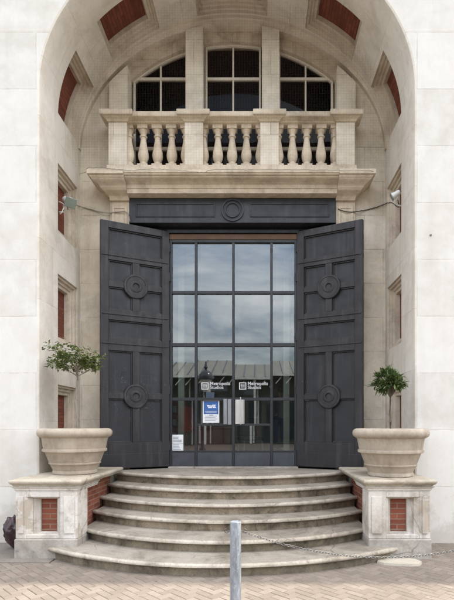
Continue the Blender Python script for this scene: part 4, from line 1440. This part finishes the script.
bm = bmesh.new(); add_lathe(bm, [(.36,3.60),(.37,3.66),(.32,3.84),(.22,3.98),(.10,4.05),(.05,4.10),(.09,4.18),(.05,4.26),(.02,4.45)], 16); finish('hood', bm, M['opdark'], lp, smooth=40)


# ------------------------------------------------------------------ a person standing inside, dimly seen through the right-hand pane
PE = empty('person', (1.02, 6.7, .903), R(200))
tag(PE, 'person in a dark grey jacket and blue jeans standing inside behind the rightmost pane', 'person')
M['skin'] = paint('skin', (.42,.27,.20), .5, 0)
M['jacket'] = paint('grey_jacket', (.10,.105,.105), .8)
M['jeans'] = paint('blue_jeans', (.05,.10,.20), .8)
M['hair'] = paint('dark_hair', (.03,.022,.018), .5)
M['shoe'] = paint('pale_shoe', (.55,.55,.53), .5)
def skin(name, verts, edges, rad, mat, par, root=0, sub=2):
    me = bpy.data.meshes.new(name); me.from_pydata([Vector(v) for v in verts], edges, [])
    o = bpy.data.objects.new(name, me); COL.objects.link(o)
    md = o.modifiers.new('skin', 'SKIN')
    for i, r_ in enumerate(rad):
        sv = me.skin_vertices[0].data[i]; sv.radius = r_ if isinstance(r_, tuple) else (r_, r_); sv.use_root = (i == root)
    sb = o.modifiers.new('sub', 'SUBSURF'); sb.levels = sb.render_levels = sub
    bpy.context.view_layer.update()
    m2 = bpy.data.meshes.new_from_object(o.evaluated_get(bpy.context.evaluated_depsgraph_get()))
    bpy.data.objects.remove(o); bpy.data.meshes.remove(me)
    m2.name = name; m2.materials.clear(); m2.materials.append(mat)
    for p in m2.polygons: p.use_smooth = True
    o = bpy.data.objects.new(name, m2); COL.objects.link(o); o.parent = par
    return o
# body faces -y in its own frame
V = [(0,0,.95),(0,.01,1.12),(0,.015,1.30),(0,.02,1.42),(0,.012,1.49),(0,-.005,1.56),(0,-.015,1.64),(0,-.012,1.71)]
E_ = [(i,i+1) for i in range(7)]
rd = [(.15,.105),(.135,.10),(.155,.11),(.12,.085),(.052,.052),(.058,.062),(.073,.09),(.055,.07)]
for sg in (-1,1):
    b = len(V)
    V += [(sg*.175,.02,1.41),(sg*.215,.03,1.14),(sg*.225,-.05,.90),(sg*.225,-.07,.83)]
    rd += [.052,.042,.033,(.016,.034)]
    E_ += [(3,b),(b,b+1),(b+1,b+2),(b+2,b+3)]
    for q, (dy, l_) in enumerate(((-.028,.072),(-.010,.082),(.008,.077),(.024,.060))):
        c = len(V); V += [(sg*.224,-.07+dy,.79),(sg*.218,-.078+dy,.79-l_*.5),(sg*.208,-.080+dy,.79-l_)]; rd += [.0085,.0082,.007]
        E_ += [(b+3,c),(c,c+1),(c+1,c+2)]
    c = len(V); V += [(sg*.215,-.115,.83),(sg*.208,-.125,.80)]; rd += [.010,.0085]; E_ += [(b+3,c),(c,c+1)]
    b = len(V)
    V += [(sg*.09,0,.88),(sg*.10,-.01,.50),(sg*.10,.015,.10),(sg*.105,-.03,.045),(sg*.11,-.14,.03)]
    rd += [.085,.056,.040,.038,.03]
    E_ += [(0,b),(b,b+1),(b+1,b+2),(b+2,b+3),(b+3,b+4)]
body = skin('body', V, E_, rd, M['skin'], PE)
bm = bmesh.new(); bm.from_mesh(body.data)          # face: nose, brow, lips, ears, eyes pushed out of the one surface
for v in bm.verts:
    p = v.co
    if p.z > 1.57 and p.y < -.03:
        p.y -= .022*math.exp(-((p.x/.016)**2+((p.z-1.635)/.022)**2))
        p.y += .008*math.exp(-(((abs(p.x)-.03)/.014)**2+((p.z-1.66)/.012)**2))
        p.y -= .006*math.exp(-((p.x/.022)**2+((p.z-1.598)/.008)**2))
    if 1.61 < p.z < 1.68 and abs(p.y) < .02: p.x *= 1.08
bm.to_mesh(body.data); bm.free()
JV = [(0,0,.82),(0,.01,1.12),(0,.015,1.30),(0,.02,1.43),(0,.012,1.485)]; JE = [(i,i+1) for i in range(4)]
jr = [(.175,.13),(.155,.118),(.172,.125),(.135,.10),(.07,.068)]
for sg in (-1,1):
    b = len(JV); JV += [(sg*.18,.02,1.41),(sg*.216,.03,1.14),(sg*.225,-.045,.92)]; jr += [.066,.056,.047]; JE += [(3,b),(b,b+1),(b+1,b+2)]
skin('jacket', JV, JE, jr, M['jacket'], PE, root=2)
TV = [(0,0,.95)]; TE = []; tr_ = [(.16,.115)]
for sg in (-1,1):
    b = len(TV); TV += [(sg*.09,0,.86),(sg*.10,-.01,.50),(sg*.10,.012,.07)]; tr_ += [.098,.072,.060]; TE += [(0,b),(b,b+1),(b+1,b+2)]
skin('jeans', TV, TE, tr_, M['jeans'], PE)
for sg in (-1,1):
    skin('shoe', [(sg*.10,.03,.05),(sg*.105,-.05,.045),(sg*.11,-.17,.032)], [(0,1),(1,2)], [.05,.048,.034], M['shoe'], PE)
skin('hair', [(0,.045,1.60),(0,.05,1.68),(0,.02,1.745),(0,-.055,1.735)], [(0,1),(1,2),(2,3)], [(.068,.045),(.078,.055),(.078,.055),(.055,.03)], M['hair'], PE, root=1)


# ------------------------------------------------------------------ camera
cam = bpy.data.cameras.new('camera'); co = bpy.data.objects.new('camera', cam); COL.objects.link(co)
co.location = (CX, CY, CZ); co.rotation_euler = (PI/2, 0, 0)
cam.sensor_fit = 'HORIZONTAL'; cam.sensor_width = 36; cam.lens = 36*480/454.
cam.shift_x = -(258-227)/454.; cam.shift_y = (425-300)/454.
cam.clip_start = .05; cam.clip_end = 2000
SC.camera = co

# ------------------------------------------------------------------ light
EL, DL = 56, 9.0          # sun height; how far it stands behind the facade plane
hl = 13.3/math.tan(R(EL))
DL = math.degrees(math.asin(1.56/hl))
sd = Vector((math.cos(R(EL))*math.cos(R(DL)), math.cos(R(EL))*math.sin(R(DL)), math.sin(R(EL))))
sun = bpy.data.lights.new('sun', 'SUN'); sun.energy = 2.9; sun.angle = R(.6); sun.color = (1,.93,.81)
so = bpy.data.objects.new('sun', sun); COL.objects.link(so)
so.rotation_euler = sd.to_track_quat('Z', 'Y').to_euler()
so.location = sd*30
w = bpy.data.worlds.new('World'); SC.world = w; w.use_nodes = True
nt = w.node_tree; nt.nodes.clear()
out = nt.nodes.new('ShaderNodeOutputWorld'); bg = nt.nodes.new('ShaderNodeBackground')
sky = nt.nodes.new('ShaderNodeTexSky'); sky.sky_type = 'NISHITA'; sky.sun_disc = False
sky.sun_elevation = R(EL); sky.sun_rotation = math.atan2(sd.x, sd.y)
sky.air_density = 1.2; sky.dust_density = 2.0; sky.ozone_density = 1.0
tc = nt.nodes.new('ShaderNodeTexCoord')
sep = nt.nodes.new('ShaderNodeSeparateXYZ'); nt.links.new(tc.outputs['Generated'], sep.inputs[0])
def mth(op, a, b):
    m_ = nt.nodes.new('ShaderNodeMath'); m_.operation = op
    for i, q in enumerate((a, b)):
        if isinstance(q, (int, float)): m_.inputs[i].default_value = q
        else: nt.links.new(q, m_.inputs[i])
    return m_.outputs[0]
den = mth('ADD', mth('MAXIMUM', sep.outputs[2], 0.0), .18)
cb = nt.nodes.new('ShaderNodeCombineXYZ')
nt.links.new(mth('DIVIDE', sep.outputs[0], den), cb.inputs[0]); nt.links.new(mth('DIVIDE', sep.outputs[1], den), cb.inputs[1])
nz = nt.nodes.new('ShaderNodeTexNoise'); nz.inputs['Scale'].default_value = 1.5; nz.inputs['Detail'].default_value = 7; nz.inputs['Roughness'].default_value = .58; nz.inputs['Distortion'].default_value = .4
nt.links.new(cb.outputs[0], nz.inputs['Vector'])
mr = nt.nodes.new('ShaderNodeMapRange'); mr.inputs[1].default_value = .38; mr.inputs[2].default_value = .66; mr.inputs[3].default_value = .06; mr.inputs[4].default_value = .72
nt.links.new(nz.outputs['Fac'], mr.inputs[0])
mx = nt.nodes.new('ShaderNodeMix'); mx.data_type = 'RGBA'
nt.links.new(mr.outputs[0], mx.inputs[0]); nt.links.new(sky.outputs[0], mx.inputs[6]); mx.inputs[7].default_value = (13.8,13.15,12.2,1)
zr = nt.nodes.new('ShaderNodeMapRange'); zr.inputs[1].default_value = .05; zr.inputs[2].default_value = .75; zr.inputs[3].default_value = .58; zr.inputs[4].default_value = 1.75
nt.links.new(sep.outputs[2], zr.inputs[0])
vm = nt.nodes.new('ShaderNodeVectorMath'); vm.operation = 'SCALE'; nt.links.new(mx.outputs[2], vm.inputs[0]); nt.links.new(zr.outputs[0], vm.inputs['Scale'])
nt.links.new(vm.outputs[0], bg.inputs[0]); bg.inputs[1].default_value = .15
nt.links.new(bg.outputs[0], out.inputs[0])

SC.view_settings.view_transform = 'Standard'; SC.view_settings.look = 'None'
SC.view_settings.exposure = 1.15; SC.view_settings.gamma = 1.0; SC.view_settings.use_curve_mapping = False
SC.render.engine = 'CYCLES'
SC.cycles.max_bounces = 10; SC.cycles.diffuse_bounces = 5; SC.cycles.glossy_bounces = 5; SC.cycles.transparent_max_bounces = 12
SC.cycles.use_denoising = True
